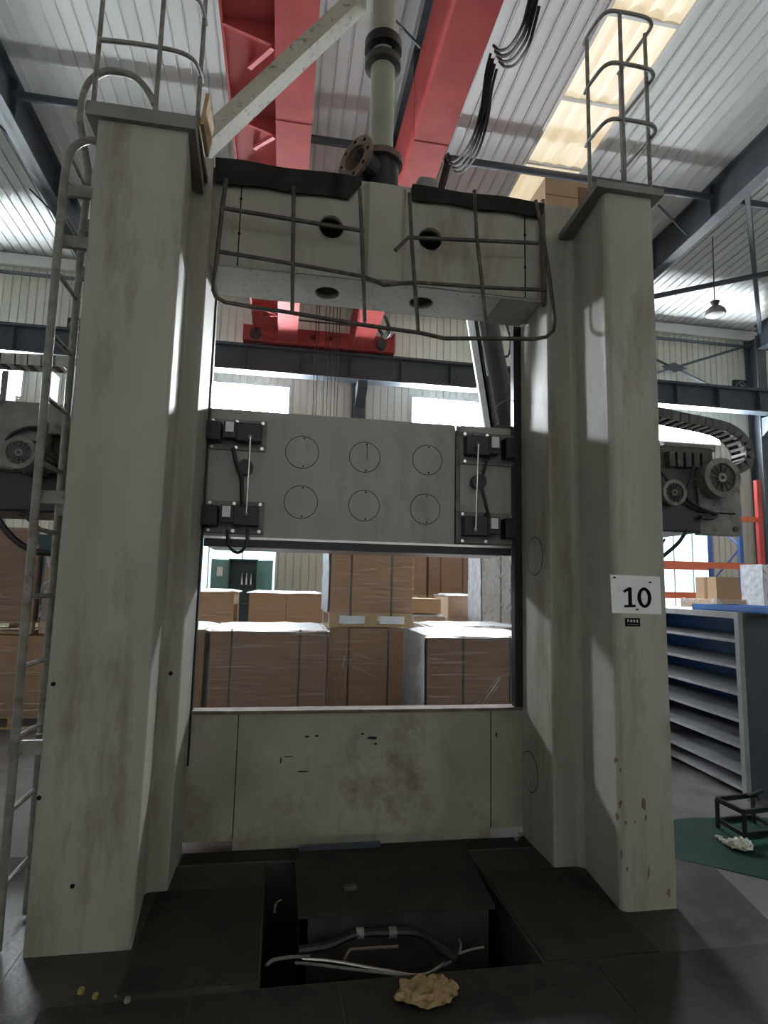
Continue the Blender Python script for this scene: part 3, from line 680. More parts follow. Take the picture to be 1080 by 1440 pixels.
b0 = AY(55, 752, 4.2); b1 = AY(95, 778, 4.2); MB().prismY([(b0.x, b0.z), (b1.x, b0.z), (b1.x, b1.z+.05), (b1.x-.14, b1.z), (b0.x+.03, b1.z+.03)], 4.15, 4.4).build('drip_tray', GREEND, hl)

# energy chains: every link its own piece
def energy_chain(name, label, path, y0, y1, h, step, dark=CHAIN):
    P = curve(path, 14); out = [P[0]]; acc = 0
    for a, b in zip(P, P[1:]):
        d = (b-a).length; acc += d
        if acc >= step: out.append(b); acc = 0
    base = min(p.z for p in P)
    t = empty(name, (P[0].x, (y0+y1)/2, base), label, 'cable chain')
    for a, b in zip(out, out[1:]):
        d = (b-a).normalized(); nrm = Vector((-d.z, 0, d.x))
        for yy in (y0, y1-.012):
            A = a-d*.004; B = b+d*.004
            vs = [A-nrm*h/2, B-nrm*h/2, B+nrm*h/2, A+nrm*h/2]
            q = MB().add([(v.x, yy, v.z) for v in vs]+[(v.x, yy+.012, v.z) for v in vs], [(0,1,2,3),(7,6,5,4),(0,4,5,1),(1,5,6,2),(2,6,7,3),(3,7,4,0)])
            lk = q.build('link_plate', dark, t)
        m_ = (a+b)/2
        for s in (-1, 1):
            c_ = m_+nrm*s*h*.42; MB().bar((c_.x, y0+.012, c_.z), (c_.x, y1-.012, c_.z), .012, step*.35, tuple(d)).build('cross_bar', CHAINL, lk)
    q = MB()
    for yy in (y0+.04, y1-.05): q.tube([(p.x, yy, p.z) for p in out], h*.22, 6)
    q.build('inner_cable', BLACK, t)
energy_chain('energy_chain', 'black cable drag chain looping over the gearbox with two motors', [AY(px, py, 4.05) for px, py in ((885, 573), (917, 577), (960, 586), (1000, 594), (1028, 602), (1048, 618), (1056, 638), (1049, 655), (1030, 662))], 4.05, 4.22, .075, .062)
energy_chain('energy_chain', 'pale cable drag chain lying level above the gearbox behind the ladder', [AY(px, py, 4.3) for px, py in ((-25, 507), (0, 510), (55, 513), (105, 516))], 4.2, 4.34, .075, .075, CHAINL)
for px in (15, 75):
    a = AY(px, 518, 4.27); o = MB().box(a.x-.02, a.x+.02, 4.2, 4.34, 2.76, a.z-.04).build('chain_post', GREYM); tag(o, 'thin upright post carrying the pale cable drag chain', 'support', 'posts under the pale drag chain')

# balance cylinder rising from the cross rail
cyl = empty('balance_cylinder', (1.5, 4.2, 2.74), 'black slanted balance cylinder standing on the cross rail top', 'cylinder')
def leaning(pa, pb, r, mt, nm, y=4.15): MB().cyl(AY(*pa, y), AY(*pb, y), r, 18).build(nm, mt, cyl)
leaning((714, 608), (683, 440), .085, BLACK, 'barrel', 4.2); leaning((697, 600), (684, 530), .026, GREYM, 'side_tube', 4.05); leaning((688, 545), (668, 440), .016, CHROME, 'piston_rod', 4.06)
a, b = AY(688, 608, 4.02), AY(660, 440, 4.02); MB().bar(a, b, .06, .03, (0, 1, 0)).build('cover_strip', SHEET, cyl)
a, b = AY(692, 608, 4.03), AY(666, 440, 4.03); MB().bar(a, b, .03, .05, (0, 1, 0)).build('guide_bar', BLACK, cyl)
a = AY(708, 606, 4.15); MB().bbox(a.x-.11, a.x+.11, 4.0, 4.3, 2.722, 2.79, .01).build('base_block', DARKM, cyl)
MB().tube(curve([AY(px, py, 4.04) for px, py in ((712, 455), (718, 478), (716, 498), (710, 502))], 6), .009, 8).build('hose', BLACK, cyl)
MB().tube(curve([AY(px, py, 4.0) for px, py in ((722, 560), (705, 566), (695, 578), (694, 588), (700, 592))], 6), .006, 8).build('hose', GREYM, cyl)

# upright pipe with open flanged tee on the top beam
pc = Vector((.545, 3.66, 0)); ptop = 5.9
pp = empty('flanged_pipe', (pc.x, pc.y, 4.2), 'tall upright zinc pipe on black flanged tee atop the machine beam', 'pipe')
MB().cyl((pc.x, pc.y, 4.2), (pc.x, pc.y, 4.44), .125, 24).build('tee_body', BLACK, pp)
MB().cyl((pc.x, pc.y, 4.2), (pc.x, pc.y, 4.225), .15, 24).build('base_flange', BLACK, pp); MB().cyl((pc.x, pc.y, 4.43), (pc.x, pc.y, 4.475), .15, 24).build('upper_flange', RUST, pp)
dr = Vector((-.80, -.60, .10)).normalized(); mid = Vector((pc.x, pc.y, 4.33)); en = mid+dr*.22
MB().ring(mid+dr*.10, dr, .088, .098, .12, 20).build('side_branch', BLACK, pp)
fo = MB().ring(en, dr, .090, .152, .022, 24).build('side_flange', RUST, pp); MB().ring(mid+dr*.11, dr, .080, .088, .11, 20).build('bore', RUST, pp)
aa = dr.orthogonal().normalized(); bb = dr.cross(aa)
for i in range(8):
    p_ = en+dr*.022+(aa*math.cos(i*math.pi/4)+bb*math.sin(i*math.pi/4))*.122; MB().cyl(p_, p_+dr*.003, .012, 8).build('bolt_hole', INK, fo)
MB().cyl((pc.x, pc.y, 4.47), (pc.x+.0, pc.y, ptop), .083, 24).build('pipe', DUCT, pp)
MB().tube([(pc.x, pc.y, 5.16), (pc.x, pc.y, 5.17), (pc.x, pc.y, 5.22), (pc.x, pc.y, 5.23)], [.085, .125, .125, .085], 24).build('collar', DARKM, pp)
MB().tube([(pc.x, pc.y, 5.28), (pc.x, pc.y, 5.29), (pc.x, pc.y, 5.36), (pc.x, pc.y, 5.37)], [.085, .13, .13, .085], 24).build('collar', BLACK, pp)
MB().cyl((pc.x, pc.y, 4.475), (pc.x, pc.y, 4.50), .092, 24).build('weld_bead', RUST, pp)
c = AY(553, 68, pc.y-.08); MB().cyl((c.x, c.y+.05, c.z), (c.x, c.y-.01, c.z), .012, 8).build('plug', INK, pp)
# speckled square tube bracing the pipe to the left column top
a = Vector((-.60, 3.52, 4.28)); b = AY(506, 0, 3.62)
sb = MB().bar(a, b, .11, .11, (0, -3, 1)).build('steel_brace_tube', SPOTP); tag(sb, 'speckled cream square steel tube slanting from column top to upright pipe', 'steel tube')

# things on the column tops
a0 = Vector((1.66, 3.50, 4.17))
bxo = empty('cardboard_box', (1.84, 3.7, 4.17), 'brown cardboard box on the rear of the signed column top', 'box')
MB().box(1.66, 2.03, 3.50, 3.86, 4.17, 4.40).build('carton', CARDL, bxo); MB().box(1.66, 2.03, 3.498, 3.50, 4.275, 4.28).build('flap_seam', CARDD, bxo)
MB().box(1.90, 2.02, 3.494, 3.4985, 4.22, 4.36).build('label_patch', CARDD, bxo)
ld = MB().bar((-.515, 3.10, 4.00), (-.50, 3.12, 4.20), .22, .02, (1, 0, 0)).build('wooden_board', WOOD); tag(ld, 'short brown board leaning on the cap beside the speckled tube', 'board')

# number sign and sticker
sg0 = AY(860, 809, YF-.006)
sgn = empty('number_sign', (sg0.x+.14, YF-.004, sg0.z-.24), 'white paper sign reading 10 fixed to the column front', 'sign')
tl, tr, br_, bl = [AY(px, py, YF-.004) for px, py in ((858, 808), (928, 811), (930.5, 864), (861, 862))]
q = MB(); vs = [tl, tr, br_, bl]; q.add([(v.x, YF-.004, v.z) for v in vs]+[(v.x, YF-.001, v.z) for v in vs], [(0,1,2,3),(7,6,5,4),(0,4,5,1),(1,5,6,2),(2,6,7,3),(3,7,4,0)]); q.build('sheet', PAPER, sgn)
def text(body, size, loc, m_, parent, name, off=0, rx=math.pi/2, ry=0, ext=.0006, sx=1):
    cu = bpy.data.curves.new('t', 'FONT'); cu.body = body; cu.size = size; cu.extrude = ext; cu.offset = off; cu.align_x = 'CENTER'; cu.align_y = 'CENTER'
    o = bpy.data.objects.new('t', cu); COL.objects.link(o); bpy.context.view_layer.update()
    me = bpy.data.meshes.new_from_object(o.evaluated_get(bpy.context.evaluated_depsgraph_get())); bpy.data.objects.remove(o); bpy.data.curves.remove(cu)
    me.materials.clear(); me.materials.append(m_); me.name = name
    t = bpy.data.objects.new(name, me); COL.objects.link(t); t.parent = parent; t.location = Vector(loc)-wloc(parent); t.rotation_euler = (rx, ry, 0); t.scale.x = sx
    return t
def glyph(poly, nm):
    P = [AY(840+x/9, 790+y/9, YF-.006) for x, y in poly]; n_ = len(P)
    q = MB(); q.add([(p.x, YF-.0062, p.z) for p in P]+[(p.x, YF-.004, p.z) for p in P], [tuple(range(n_)), tuple(range(2*n_-1, n_-1, -1))]+[(i, n_+i, n_+(i+1) % n_, (i+1) % n_) for i in range(n_)])
    return q.build(nm, INK, sgn)
glyph([(330, 362), (398, 324), (434, 324), (441, 545), (484, 543), (486, 574), (346, 577), (344, 548), (396, 546), (390, 368), (341, 391)], 'numeral_one')
q = MB(); vs = []; NN = 40
for f in range(2):
    for (rx_, rz_) in ((87, 130), (44, 92)):
        for i in range(NN):
            an = 2*math.pi*i/NN; p = AY(840+(597+rx_*math.cos(an)*(1-.10*abs(math.sin(an))**6)+6*math.sin(an))/9, 790+(454+rz_*math.sin(an))/9, YF-.006); vs.append((p.x, YF-.0062+.0022*f, p.z))
fs = []
for i in range(NN):
    k = (i+1) % NN; fs += [(i, k, NN+k, NN+i), (2*NN+i, 3*NN+i, 3*NN+k, 2*NN+k), (i, 2*NN+i, 2*NN+k, k), (NN+i, NN+k, 3*NN+k, 3*NN+i)]
q.add(vs, fs); q.build('numeral_zero', INK, sgn)
for px, py in ((864, 812), (914, 819), (896, 857)):
    c = AY(px, py, YF-.005); MB().box(c.x-.006, c.x+.006, YF-.009, YF-.004, c.z-.004, c.z+.004).build('tack', INK, sgn)
k0, k1 = AY(879, 869, YF-.002), AY(900, 881, YF-.002)
stk = empty('asset_sticker', ((k0.x+k1.x)/2, YF-.002, k1.z), 'small black sticker with pale characters under the paper sign', 'sticker')
MB().box(k0.x, k1.x, YF-.004, YF-.001, k1.z, k0.z).build('backing', INK, stk)
for ci, strokes in enumerate((((-1, .9, 1, .9), (-.8, .3, .8, .3), (0, .9, -.9, -1), (0, .3, .9, -1)), ((-.9, .2, 1, .5), (.1, 1, -.7, -.9), (.2, .2, .9, -1), (-.9, -.3, .2, .6)), ((-.6, 1, -.9, .2), (-.8, .2, .9, .2), (0, 1, .8, -.9), (.7, 0, -.8, -1)), ((-.4, 1, .8, .6), (-.9, .2, .9, .1), (-.7, -.4, .7, -.4), (-.7, -1, .7, -1), (0, .1, 0, -1)))):
    cx_ = k0.x + (k1.x-k0.x)*(.19+.205*ci); cz_ = k0.z*.66+k1.z*.34; q = MB()
    for (xa_, za_, xb_, zb_) in strokes: q.bar((cx_+xa_*.006, YF-.0045, cz_+za_*.007), (cx_+xb_*.006, YF-.0045, cz_+zb_*.007), .0022, .0012, (0, 1, 0))
    q.build('character', PAPER, stk)
MB().box(k0.x+.01, k1.x-.01, YF-.005, YF-.004, k1.z+.008, k1.z+.011).build('text_line', GREYM, stk)

# ================================================================== FLOOR PLATES, PIT, LITTER
def fplate(x0, x1, y0, y1, z=.008, m_=PLATE): return MB().bbox(x0, x1, y0, y1, 0, z, .003).build('floor_plate', m_, floor)
fplate(-.56, -.025, 2.66, 3.44); fplate(1.205, 1.75, 2.63, 3.44); fplate(-.50, 1.63, 3.735, 3.88, .006)
fplate(-.80, -.28, 1.7, 2.61); fplate(-.27, .30, 1.7, 2.61, .007); fplate(.31, 1.40, 1.7, 2.61); fplate(1.41, 2.6, 1.7, 2.615, .006)
fplate(-1.6, -.81, 1.7, 2.60, .004, SLAB); fplate(-1.9, -1.03, 2.66, 3.6, .004, SLAB)
hb = empty('sump_cover', (.65, 3.45, 0), 'dark raised steel cover lying over the floor pit', 'cover')
a, b, c, d = AZ(419, 1288, .05), AZ(696, 1274, .05), AZ(655, 1190, .05), AZ(414, 1198, .05)
q = MB().prism([(a.x, a.y), (b.x, b.y), (c.x, c.y), (d.x, d.y)], .035, .05); q.build('lid', PLATE, hb)
q = MB().box(a.x+.01, b.x-.01, a.y+.03, a.y+.06, -.55, .035).box(a.x+.01, a.x+.05, a.y+.03, d.y-.02, -.55, .035).box(b.x-.05, b.x-.01, a.y+.06, d.y-.05, -.55, .035); q.build('skirt', PITM, hb)
p_ = AZ(492, 1252, .05); MB().bbox(p_.x-.035, p_.x+.035, p_.y-.02, p_.y+.02, .05, .075, .008).build('lid_handle', DARKM, hb)
p0, p1 = AZ(420, 1190, .06), AZ(534, 1186, .06); bs = MB().box(p0.x, p1.x, p1.y-.03, p1.y, .05, .075).build('blue_strip', DBLUE, hb)
t = empty('pit_piping', (.6, 2.9, -.3), 'thin steel pipes and a black hose lying in the floor pit', 'pipes')
for pts, r, m_ in (([(425, 1348), (470, 1352), (540, 1364), (598, 1370), (650, 1340), (680, 1332)], .007, CHROME), ([(415, 1354), (440, 1356), (520, 1366), (590, 1372), (625, 1355)], .006, GREYM), ([(374, 1358), (385, 1350), (410, 1346), (436, 1345)], .008, GREYM),
                   ([(484, 1350), (492, 1336), (510, 1334), (560, 1331)], .007, RUST), ([(614, 1360), (615, 1342), (611, 1330)], .006, CHROME), ([(600, 1370), (640, 1348), (648, 1332), (646, 1322)], .006, GREYM),
                   ([(420, 1336), (460, 1330), (500, 1314), (552, 1311), (590, 1313), (620, 1334), (645, 1350)], .018, BLACK), ([(386, 1285), (388, 1272), (396, 1266)], .007, CHROME)):
    MB().tube(curve([AZ(px, py, -.03 if r > .01 else -.06) for px, py in pts], 5), r, 8).build('pipe', m_, t)
for px, py in ((506, 1312), (552, 1311)):
    c = AZ(px, py, -.03); MB().cyl(c-Vector((.018, 0, 0)), c+Vector((.018, 0, 0)), .025, 12).build('hose_clip', GREYM, t)
MB().box(.0, 1.19, 2.68, 2.74, -.40, -.20).build('pipe_shelf', PITM, t)
def crumple(name, cx, cy_, rx, ry, h, m_, label, cat, seed, rot=0):
    random.seed(seed); bm = bmesh.new(); bmesh.ops.create_icosphere(bm, subdivisions=5, radius=1)
    from mathutils import noise
    for v in bm.verts:
        n_ = noise.noise(v.co*2.2+Vector((seed, 0, 0)))*.32 + noise.noise(v.co*5+Vector((0, seed, 0)))*.10
        p = v.co*(1+n_); x, y = p.x*rx, p.y*ry; z = max(0, (p.z*.5+.42)*h*(1+.8*noise.noise(v.co*4)))
        v.co = Vector((x*math.cos(rot)-y*math.sin(rot), x*math.sin(rot)+y*math.cos(rot), z))
    me = bpy.data.meshes.new(name); bm.to_mesh(me); bm.free(); me.materials.append(m_); me.shade_smooth(); me.set_sharp_from_angle(angle=math.radians(180))
    o = bpy.data.objects.new(name, me); COL.objects.link(o); o.location = (cx, cy_, .008); return tag(o, label, cat)
c = AZ(600, 1406, 0); crumple('rag', c.x, c.y, .115, .075, .05, RAG, 'crumpled tan rag on the dark floor plates before the pit', 'rag', 3)
c = AZ(1040, 1194, 0); gl = crumple('work_glove', c.x, c.y, .075, .06, .05, GLOVE, 'crumpled white cotton glove on the green floor patch', 'glove', 11, -.5)
q = MB()
for i, (px, py) in enumerate(((1027, 1189), (1021, 1186), (1016, 1181), (1011, 1177))):
    p = AZ(px, py, .015); q.cyl((p.x-.014, p.y+.016, p.z), (p.x+.014, p.y-.016, p.z), .010, 8)
q.build('finger', GLOVE, gl).location = (0, 0, 0) if False else -gl.location + wloc(gl)
for i, (px, py, r) in enumerate(((113, 1397, .014), (133, 1404, .012), (178, 1410, .013), (33, 1298, .008), (162, 1403, .005))):
    c = AZ(px, py, .006); o = MB().cyl((c.x, c.y, .008), (c.x+r*.4, c.y, .008+r*1.2), r, 6, r*.8).build('metal_scrap', BRASS if i < 2 else GREYM)
    tag(o, 'tiny bit of metal scrap lying on the floor near the ladder side column', 'scrap', 'metal scraps by the column foot')

# ================================================================== PALLET LOADS
def load(label, x0, x1, y0, y1, layers, card=CARD, film=FILM, straps=(), nx=1, sheet=True, z0=0, pallet=True, group=None, lab=0, over=.02, side=0, fold_glints=()):
    t = empty('pallet_load', ((x0+x1)/2, (y0+y1)/2, z0), label, 'pallet load', group)
    z = z0
    if pallet:
        p = MB()
        p.box(x0, x1, y0, y1, z0+.115, z0+.135); p.box(x0, x1, y0, y0+.1, z0, z0+.02).box(x0, x1, y1-.1, y1, z0, z0+.02)
        pa = p.build('pallet', WOOD, t); bw = .13
        bk = None
        for bx in (x0, (x0+x1-bw)/2, x1-bw):
            for by in (y0, y1-.1):
                if bk is None: bk = MB().box(0, bw, 0, .1, .02, .115).build('pallet_block', WOOD, pa); bk.location = (bx, by, z0)
                else: share(bk, pa, (bx, by, z0))
        z = z0+.135
        if lab:
            for f in (.12, .6): MB().box(x0+(x1-x0)*f, x0+(x1-x0)*f+.26, y0-.012, y0-.006, z0+.03, z0+.11).build('paper_label', SHEET, t)
    for h in layers:
        for i in range(nx):
            a = x0+(x1-x0)*i/nx; b = x0+(x1-x0)*(i+1)/nx
            ct = MB().box(a+.003, b-.003, y0+.003, y1-.003, z+.002, z+h-.002).build('carton', card, t)
            MB().box(a+.003, b-.003, y0+.001, y0+.004, z+h/2-.003, z+h/2+.003).build('tape_line', card, ct) if h > .35 else None
        z += h
    for f in straps:
        xx = x0+(x1-x0)*f
        MB().box(xx-.010, xx+.010, y0-.004, y0+.003, z0+.1, z).box(xx-.010, xx+.010, y0, y1, z, z+.004).build('strap', STRAP, t)
    if film:
        d = .012; q = MB(); zz0 = z0+.02
        q.add([(x0-d, y0-d, zz0), (x1+d, y0-d, zz0), (x1+d, y1+d, zz0), (x0-d, y1+d, zz0), (x0-d, y0-d, z+d), (x1+d, y0-d, z+d), (x1+d, y1+d, z+d), (x0-d, y1+d, z+d)], [(0,1,5,4),(1,2,6,5),(2,3,7,6),(3,0,4,7)])
        q.build('stretch_film', film, t)
    if side:
        q = MB(); nn = 12; vs = []
        for j in range(nn):
            for i in range(nn): vs.append((x0-.02+random.uniform(-.008, .004), y0-.005+(y1-y0)*i/(nn-1), z0+.14+(z-z0-.13)*j/(nn-1)))
        q.add(vs, [(j*nn+i, j*nn+i+1, (j+1)*nn+i+1, (j+1)*nn+i) for j in range(nn-1) for i in range(nn-1)], True); q.build('side_film', SIDEF, t)
    for (fa, za, fb, zb, r_) in fold_glints:  # film folds, partly glints on the film painted as white strips
        H_ = z-z0; A_ = Vector((x0+(x1-x0)*fa, y0-.016, z0+H_*za)); B_ = Vector((x0+(x1-x0)*fb, y0-.016, z0+H_*zb))
        MB().bar(A_, B_, r_, .004, (0, 1, 0)).build('film_fold_glint', FILMW, t)
    if sheet:
        q = MB(); nn = 9; vs = []
        for j in range(nn):
            for i in range(nn):
                vs.append((x0-over+(x1-x0+2*over)*i/(nn-1), y0-over+(y1-y0+2*over)*j/(nn-1), z+.018+random.uniform(-.006, .008) - (.03 if i in (0, nn-1) or j in (0, nn-1) else 0)))
        q.add(vs, [(j*nn+i, j*nn+i+1, (j+1)*nn+i+1, (j+1)*nn+i) for j in range(nn-1) for i in range(nn-1)], True); q.build('plastic_sheet', SHEET, t)
    return t
load('wide dark film-wrapped pallet load with a white plastic sheet, behind the bed', -.60, .45, 5.58, 6.6, (1.05,), CARDD, FILM, (.18, .76), fold_glints=((.60, .40, .86, .20, .004), (.64, .37, .93, .16, .005), (.66, .33, .90, .14, .004), (.62, .45, .72, .38, .003), (.72, .30, .95, .18, .004)))
load('narrow brown strapped pallet load beside the wide dark load', -1.40, -.66, 5.72, 6.7, (1.04,), CARD, FILM, (.3, .75))
load('lower wrapped pallet load of the tall stack under the pallet with white labels', .50, 1.33, 6.1, 7.0, (1.04,), CARD, FILM, (.25, .74), sheet=False, side=1, fold_glints=((.05, .25, .22, .82, .006), (.28, .80, .52, .74, .004), (.30, .68, .72, .55, .005), (.28, .26, .70, .18, .005)))
load('upper wrapped pallet load of the tall stack, on a pallet with white labels', .50, 1.36, 6.1, 7.0, (1.25,), CARD, FILM, (.25, .74), z0=1.19, lab=1, side=1, fold_glints=((.1, .62, .7, .50, .004), (.45, .9, .8, .86, .004)))
load('dark wrapped pallet load with a white wrinkled side and top sheet', 1.27, 2.35, 5.08, 6.04, (1.05,), CARDD, FILM, (.30, .70), side=1, fold_glints=((.12, .10, .62, .72, .010), (.15, .10, .60, .66, .004), (.30, .40, .64, .76, .003)))
load('low brown pallet load with white sheet behind the white-sided load', 1.75, 2.9, 6.9, 7.7, (1.02,), CARD, FILMW, (.5,))
load('two-layer carton load with diagonal film streaks in front of green cabinet', -1.75, -.63, 8.6, 9.6, (.43, .43, .50), CARDL, FILM, (.3,), 2, over=.05)
load('two-layer carton load with two handling marks facing the machine', -.43, .62, 8.7, 9.7, (.43, .42, .50), CARDL, FILM, (), 2, over=.05)
load('far double pallet load with open pallet slot beside the tall stack', 2.05, 2.62, 10.6, 11.6, (1.2,), CARD, FILM, (.4,), z0=1.33, sheet=False)
load('far base pallet load carrying a narrower load with open slot', 2.05, 2.62, 10.6, 11.6, (1.19,), CARD, FILM, (.4,), sheet=False)
load('far tall brown pallet load on pallet beside the white column of film', 2.68, 3.62, 10.7, 11.7, (1.3,), CARD, FILM, (.25, .7), z0=1.33, sheet=False)
load('far base pallet load under the tall brown load', 2.68, 3.62, 10.7, 11.7, (1.19,), CARD, FILM, (.25, .7), sheet=False)
load('small strapped carton load with white top before the far loads', 2.60, 3.35, 9.1, 9.95, (1.36,), CARDL, FILMV, (.55,))
load('tall slim pallet load wrapped in bright white film', 2.85, 3.28, 8.2, 8.8, (1.0, 1.0), PAPER, FILMW, (.65,), side=1)
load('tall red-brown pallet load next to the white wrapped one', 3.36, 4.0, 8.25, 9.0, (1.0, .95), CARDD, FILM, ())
o = tag(MB().box(1.75, 2.35, 8.6, 9.2, 1.228, 1.44).build('carton', CARDL), 'plain shallow open carton on the far load beside the tall stack', 'carton')
load('plain carton load under the shallow carton', 1.7, 2.4, 8.55, 9.25, (1.06,), CARDL, FILMW, ())
# left of the machine
load('low brown banded pallet load behind the ladder', -3.5, -2.0, 7.15, 8.2, (.42, .42), CARD, FILM, (), 1, over=.0, sheet=False, fold_glints=((.3, .72, 1, .70, .006), (.3, .60, 1, .62, .004), (.3, .42, 1, .40, .005), (.3, .28, 1, .27, .008), (.3, .20, 1, .22, .006)))
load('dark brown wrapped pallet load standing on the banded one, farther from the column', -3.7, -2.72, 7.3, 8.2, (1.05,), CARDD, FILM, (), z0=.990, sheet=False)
load('white-film pallet load with brown cartons standing on the banded one, by the column', -2.66, -2.0, 7.35, 8.2, (.5, .5), CARD, FILMW, (), z0=.990, sheet=False, side=1)

# green tool cabinet with open doors
cb = empty('tool_cabinet', (-.75, 13.6, 1.5), 'green steel cabinet with both doors open and bottles inside', 'cabinet')
ca, cbb = AY(318, 786, 13.4), AY(363, 832, 13.4)
x0, x1, z1 = AY(321, 800, 13.4).x, AY(362, 800, 13.4).x, AY(340, 786, 13.4).z
q = MB().box(x0, x1, 13.85, 13.9, 0, z1).box(x0, x0+.03, 13.4, 13.85, 0, z1).box(x1-.03, x1, 13.4, 13.85, 0, z1).box(x0, x1, 13.4, 13.85, z1-.03, z1).box(x0, x1, 13.4, 13.85, 0, .08)
cb.location.z = 0
q.build('body', GREEND, cb)
for zz in (.6, 1.15, 1.55): MB().box(x0+.03, x1-.03, 13.45, 13.85, zz, zz+.025).build('shelf', GREEND, cb)
for s, xx in ((-1, x0), (1, x1)):
    xo = xx + s*.33
    dd = MB().prism(sorted_poly, .08, z1-.03) if False else MB().bar((xx, 13.40, (z1+.05)/2), (xo, 13.15, (z1+.05)/2), .03, z1-.1).build('door', GREENC, cb)
    MB().box(xo-.015-s*.03, xo+.015-s*.03, 13.10, 13.14, .95, 1.1).build('handle', CHROME, dd)
    if s < 0: MB().box(xx-.22, xx-.10, 13.20, 13.22, 1.75, 1.95).build('notice', PAPER, dd)
for i in range(3):
    c = Vector((x1-.33+.10*i, 13.55, 1.578))
    o = MB().tube([c, c+Vector((0, 0, .16)), c+Vector((0, 0, .20)), c+Vector((0, 0, .25))], [.035, .035, .014, .014], 10).build('bottle', CHROME)
    tag(o, 'small pale bottle on the shelf of the green cabinet', 'bottle', 'bottles in the green cabinet')

# ================================================================== RIGHT SIDE: SHELF UNIT, RACK, STAND
# shelf unit, slightly turned: front face from near corner A to far corner B
A = AZ(1052, 1127, .0); B = AZ(938, 1068, 0); d = (B-A).normalized(); out = Vector((d.y, -d.x, 0))
if out.x < 0: out = -out
sh = empty('shelf_unit', (A.x, A.y, 0), 'blue-backed grey steel shelf unit with seven empty shelves', 'shelf unit')
SH = AY(1058, 862, A.y).z; LEN = 2.3; DP = .62
def slab(name, m_, s0, s1, d0, d1, z0, z1, par=None):
    P = [A+d*s0+out*d0, A+d*s1+out*d0, A+d*s1+out*d1, A+d*s0+out*d1]
    area = sum(P[i].x*P[(i+1) % 4].y-P[(i+1) % 4].x*P[i].y for i in range(4))
    if area < 0: P = P[::-1]
    return MB().prism([(p.x, p.y) for p in P], z0, z1).build(name, m_, par or sh)
slab('end_panel', DBLUE, 0, .02, .02, DP, 0, SH); slab('end_panel', DBLUE, LEN-.02, LEN, .02, DP, 0, SH); slab('back_panel', BLUE, .02, LEN-.02, DP-.02, DP, 0, SH)
slab('post', SHELFG, -.005, .045, -.01, .03, 0, SH); slab('post', SHELFG, LEN-.045, LEN, -.01, .03, 0, SH)
top = slab('top_board', SHELFG, 0, LEN, 0, DP, SH-.05, SH)
zs = [AY(1046, y, (A+d*.03).y).z for y in (900, 937, 975, 1013, 1050, 1088)] + [.08]
for i, z in enumerate(zs):
    s_ = slab('shelf', SHELFG, .03, LEN-.03, .005, DP-.02, z-.025, z)
    if i < 4: slab('paper_tag', PAPER, 1.35+.1*i, 1.46+.1*i, -.001, .004, z-.022, z-.004, s_)
# blue tray on top
tr_ = empty('steel_tray', tuple(A+d*.5+out*.3+Vector((0, 0, SH))), 'bright blue shallow steel tray lying on the shelf unit', 'tray')
slab('base', BLUE, -.25, .75, .08, .55, SH, SH+.012, tr_)
for (s0, s1, d0, d1) in ((-.25, .75, .08, .095), (-.25, .75, .535, .55), (-.25, -.235, .08, .55), (.735, .75, .08, .55)): slab('rim', BLUE, s0, s1, d0, d1, SH, SH+.055, tr_)
# pallet rack by the far wall
rk = empty('pallet_rack', (11.5, 12.5, 0), 'orange and blue pallet rack by the bright window', 'rack')
RYk = 12.2
def rx(px, y=RYk): return AY(px, 780, y).x
up = []
for px in (938, 1046, 1066):
    pass
def upright(x, m_, y0, y1):
    for yy in (y0, y1):
        o = MB().box(x-.045, x+.045, yy-.035, yy+.035, 0, 3.65).build('upright', m_, rk)
        for i in range(24):
            if yy == y0: pass
    n_ = 4
    for i in range(n_):
        za, zb = .3+i*.8, .3+(i+1)*.8
        MB().cyl((x, y0 if i % 2 else y1, za), (x, y1 if i % 2 else y0, zb), .022, 6).build('diagonal', m_, rk)
xa, xb, xc_ = rx(940), rx(1042), rx(1068)
upright(xa-1.6, RACKB, RYk, RYk+1.0); upright(xb, RACKB, RYk, RYk+1.0)
upright(xa+.55, DBLUE, RYk+1.6, RYk+2.5)
MB().box(xc_-.06, xc_+.06, RYk-.1, RYk, 0, 4.3).build('guard_post', RACKR, rk)
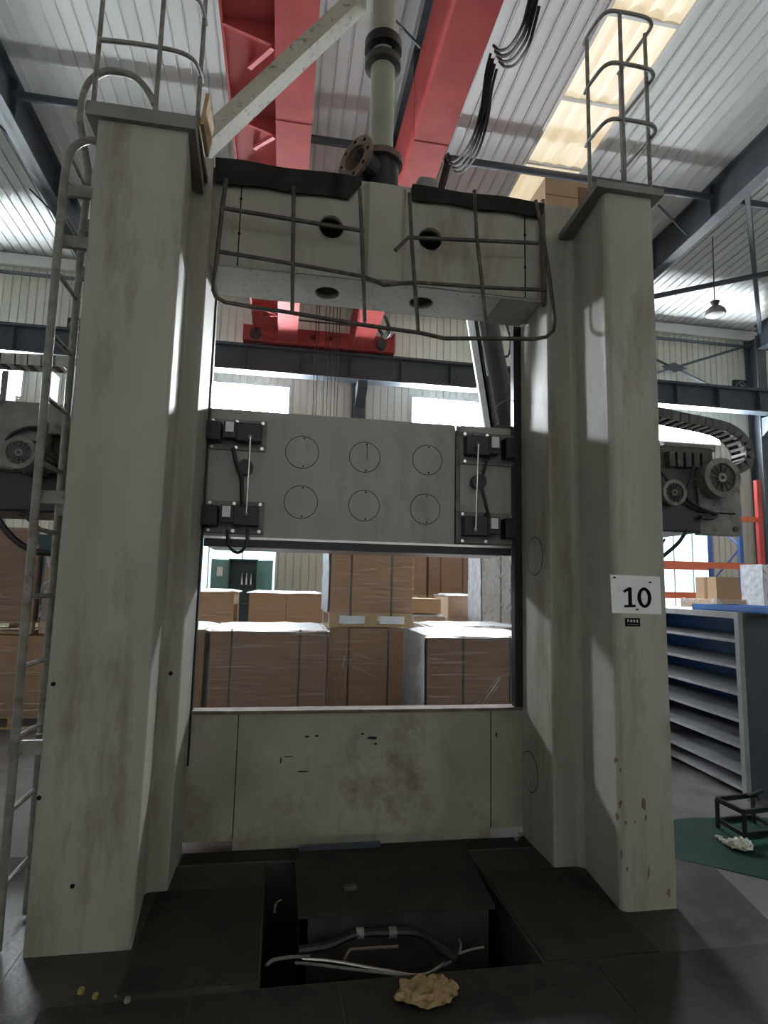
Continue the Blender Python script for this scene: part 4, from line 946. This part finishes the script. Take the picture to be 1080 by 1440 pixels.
for py in (728, 795, 838):
    z = AY(1000, py, RYk).z
    for yy in (RYk-.03, RYk+1.03): MB().box(xa-1.6, xb, yy-.025, yy+.025, z-.07, z+.07).build('beam', RACKO, rk)
    MB().box(xb, xc_, RYk-.05, RYk-.01, z-.06, z+.06).build('beam', RACKO, rk)
# goods seen above the shelf unit
c0_, c1_ = AY(1008, 838, 7.4), AY(1040, 812, 7.4)
bb_ = empty('carton_box', ((c0_.x+c1_.x)/2, 7.6, c0_.z-.05), 'closed brown carton standing on stacked goods before the pallet rack', 'box')
MB().box(c0_.x, c1_.x, 7.4, 7.82, c0_.z-.05, c1_.z).build('carton', CARDL, bb_); MB().box(c0_.x-.001, c1_.x+.001, 7.58, 7.64, c0_.z-.05, c1_.z+.001).build('tape', CARD, bb_)
load('low wrapped pallet load under the closed brown carton', c0_.x-.05, c1_.x+.05, 7.35, 8.1, (c0_.z-.05-.135,), CARDL, FILMW, (), sheet=False)
f0, f1 = AY(1076, 846, 9.0), AY(1130, 796, 9.0)
load('silver film wrapped pallet stack with pale strap beyond the blue tray', f0.x, f1.x, 9.0, 9.5, (f1.z-.135,), PAPER, FILMW, (.35,), sheet=False, side=1)
# black wire stand on the floor
ws = empty('wire_stand', (3.3, 3.7, 0), 'low black two-tier angle-steel stand on the green floor patch', 'stand')
def ringz(z, pix, nm):
    P = [AZ(px, py, z) for px, py in pix]
    for a, b in zip(P, P[1:]+P[:1]): MB().bar(a, b, .02, .03).build(nm, BLACK, ws)
    return P
p1_ = ringz(.19, [(1008, 1124), (1046, 1142), (1092, 1136), (1058, 1118)], 'upper_bar'); p2_ = ringz(.015, [(1010, 1153), (1046, 1174), (1096, 1168), (1060, 1148)], 'lower_bar')
for a, b in zip(p1_, p2_): MB().bar((a.x, a.y, .19), (a.x, a.y, 0), .02, .02, (0, 1, 0)).build('leg', BLACK, ws) if True else None
MB().bar(AZ(1052, 1120, .2), AZ(1072, 1112, .22), .02, .02).build('stub_bar', BLACK, ws)
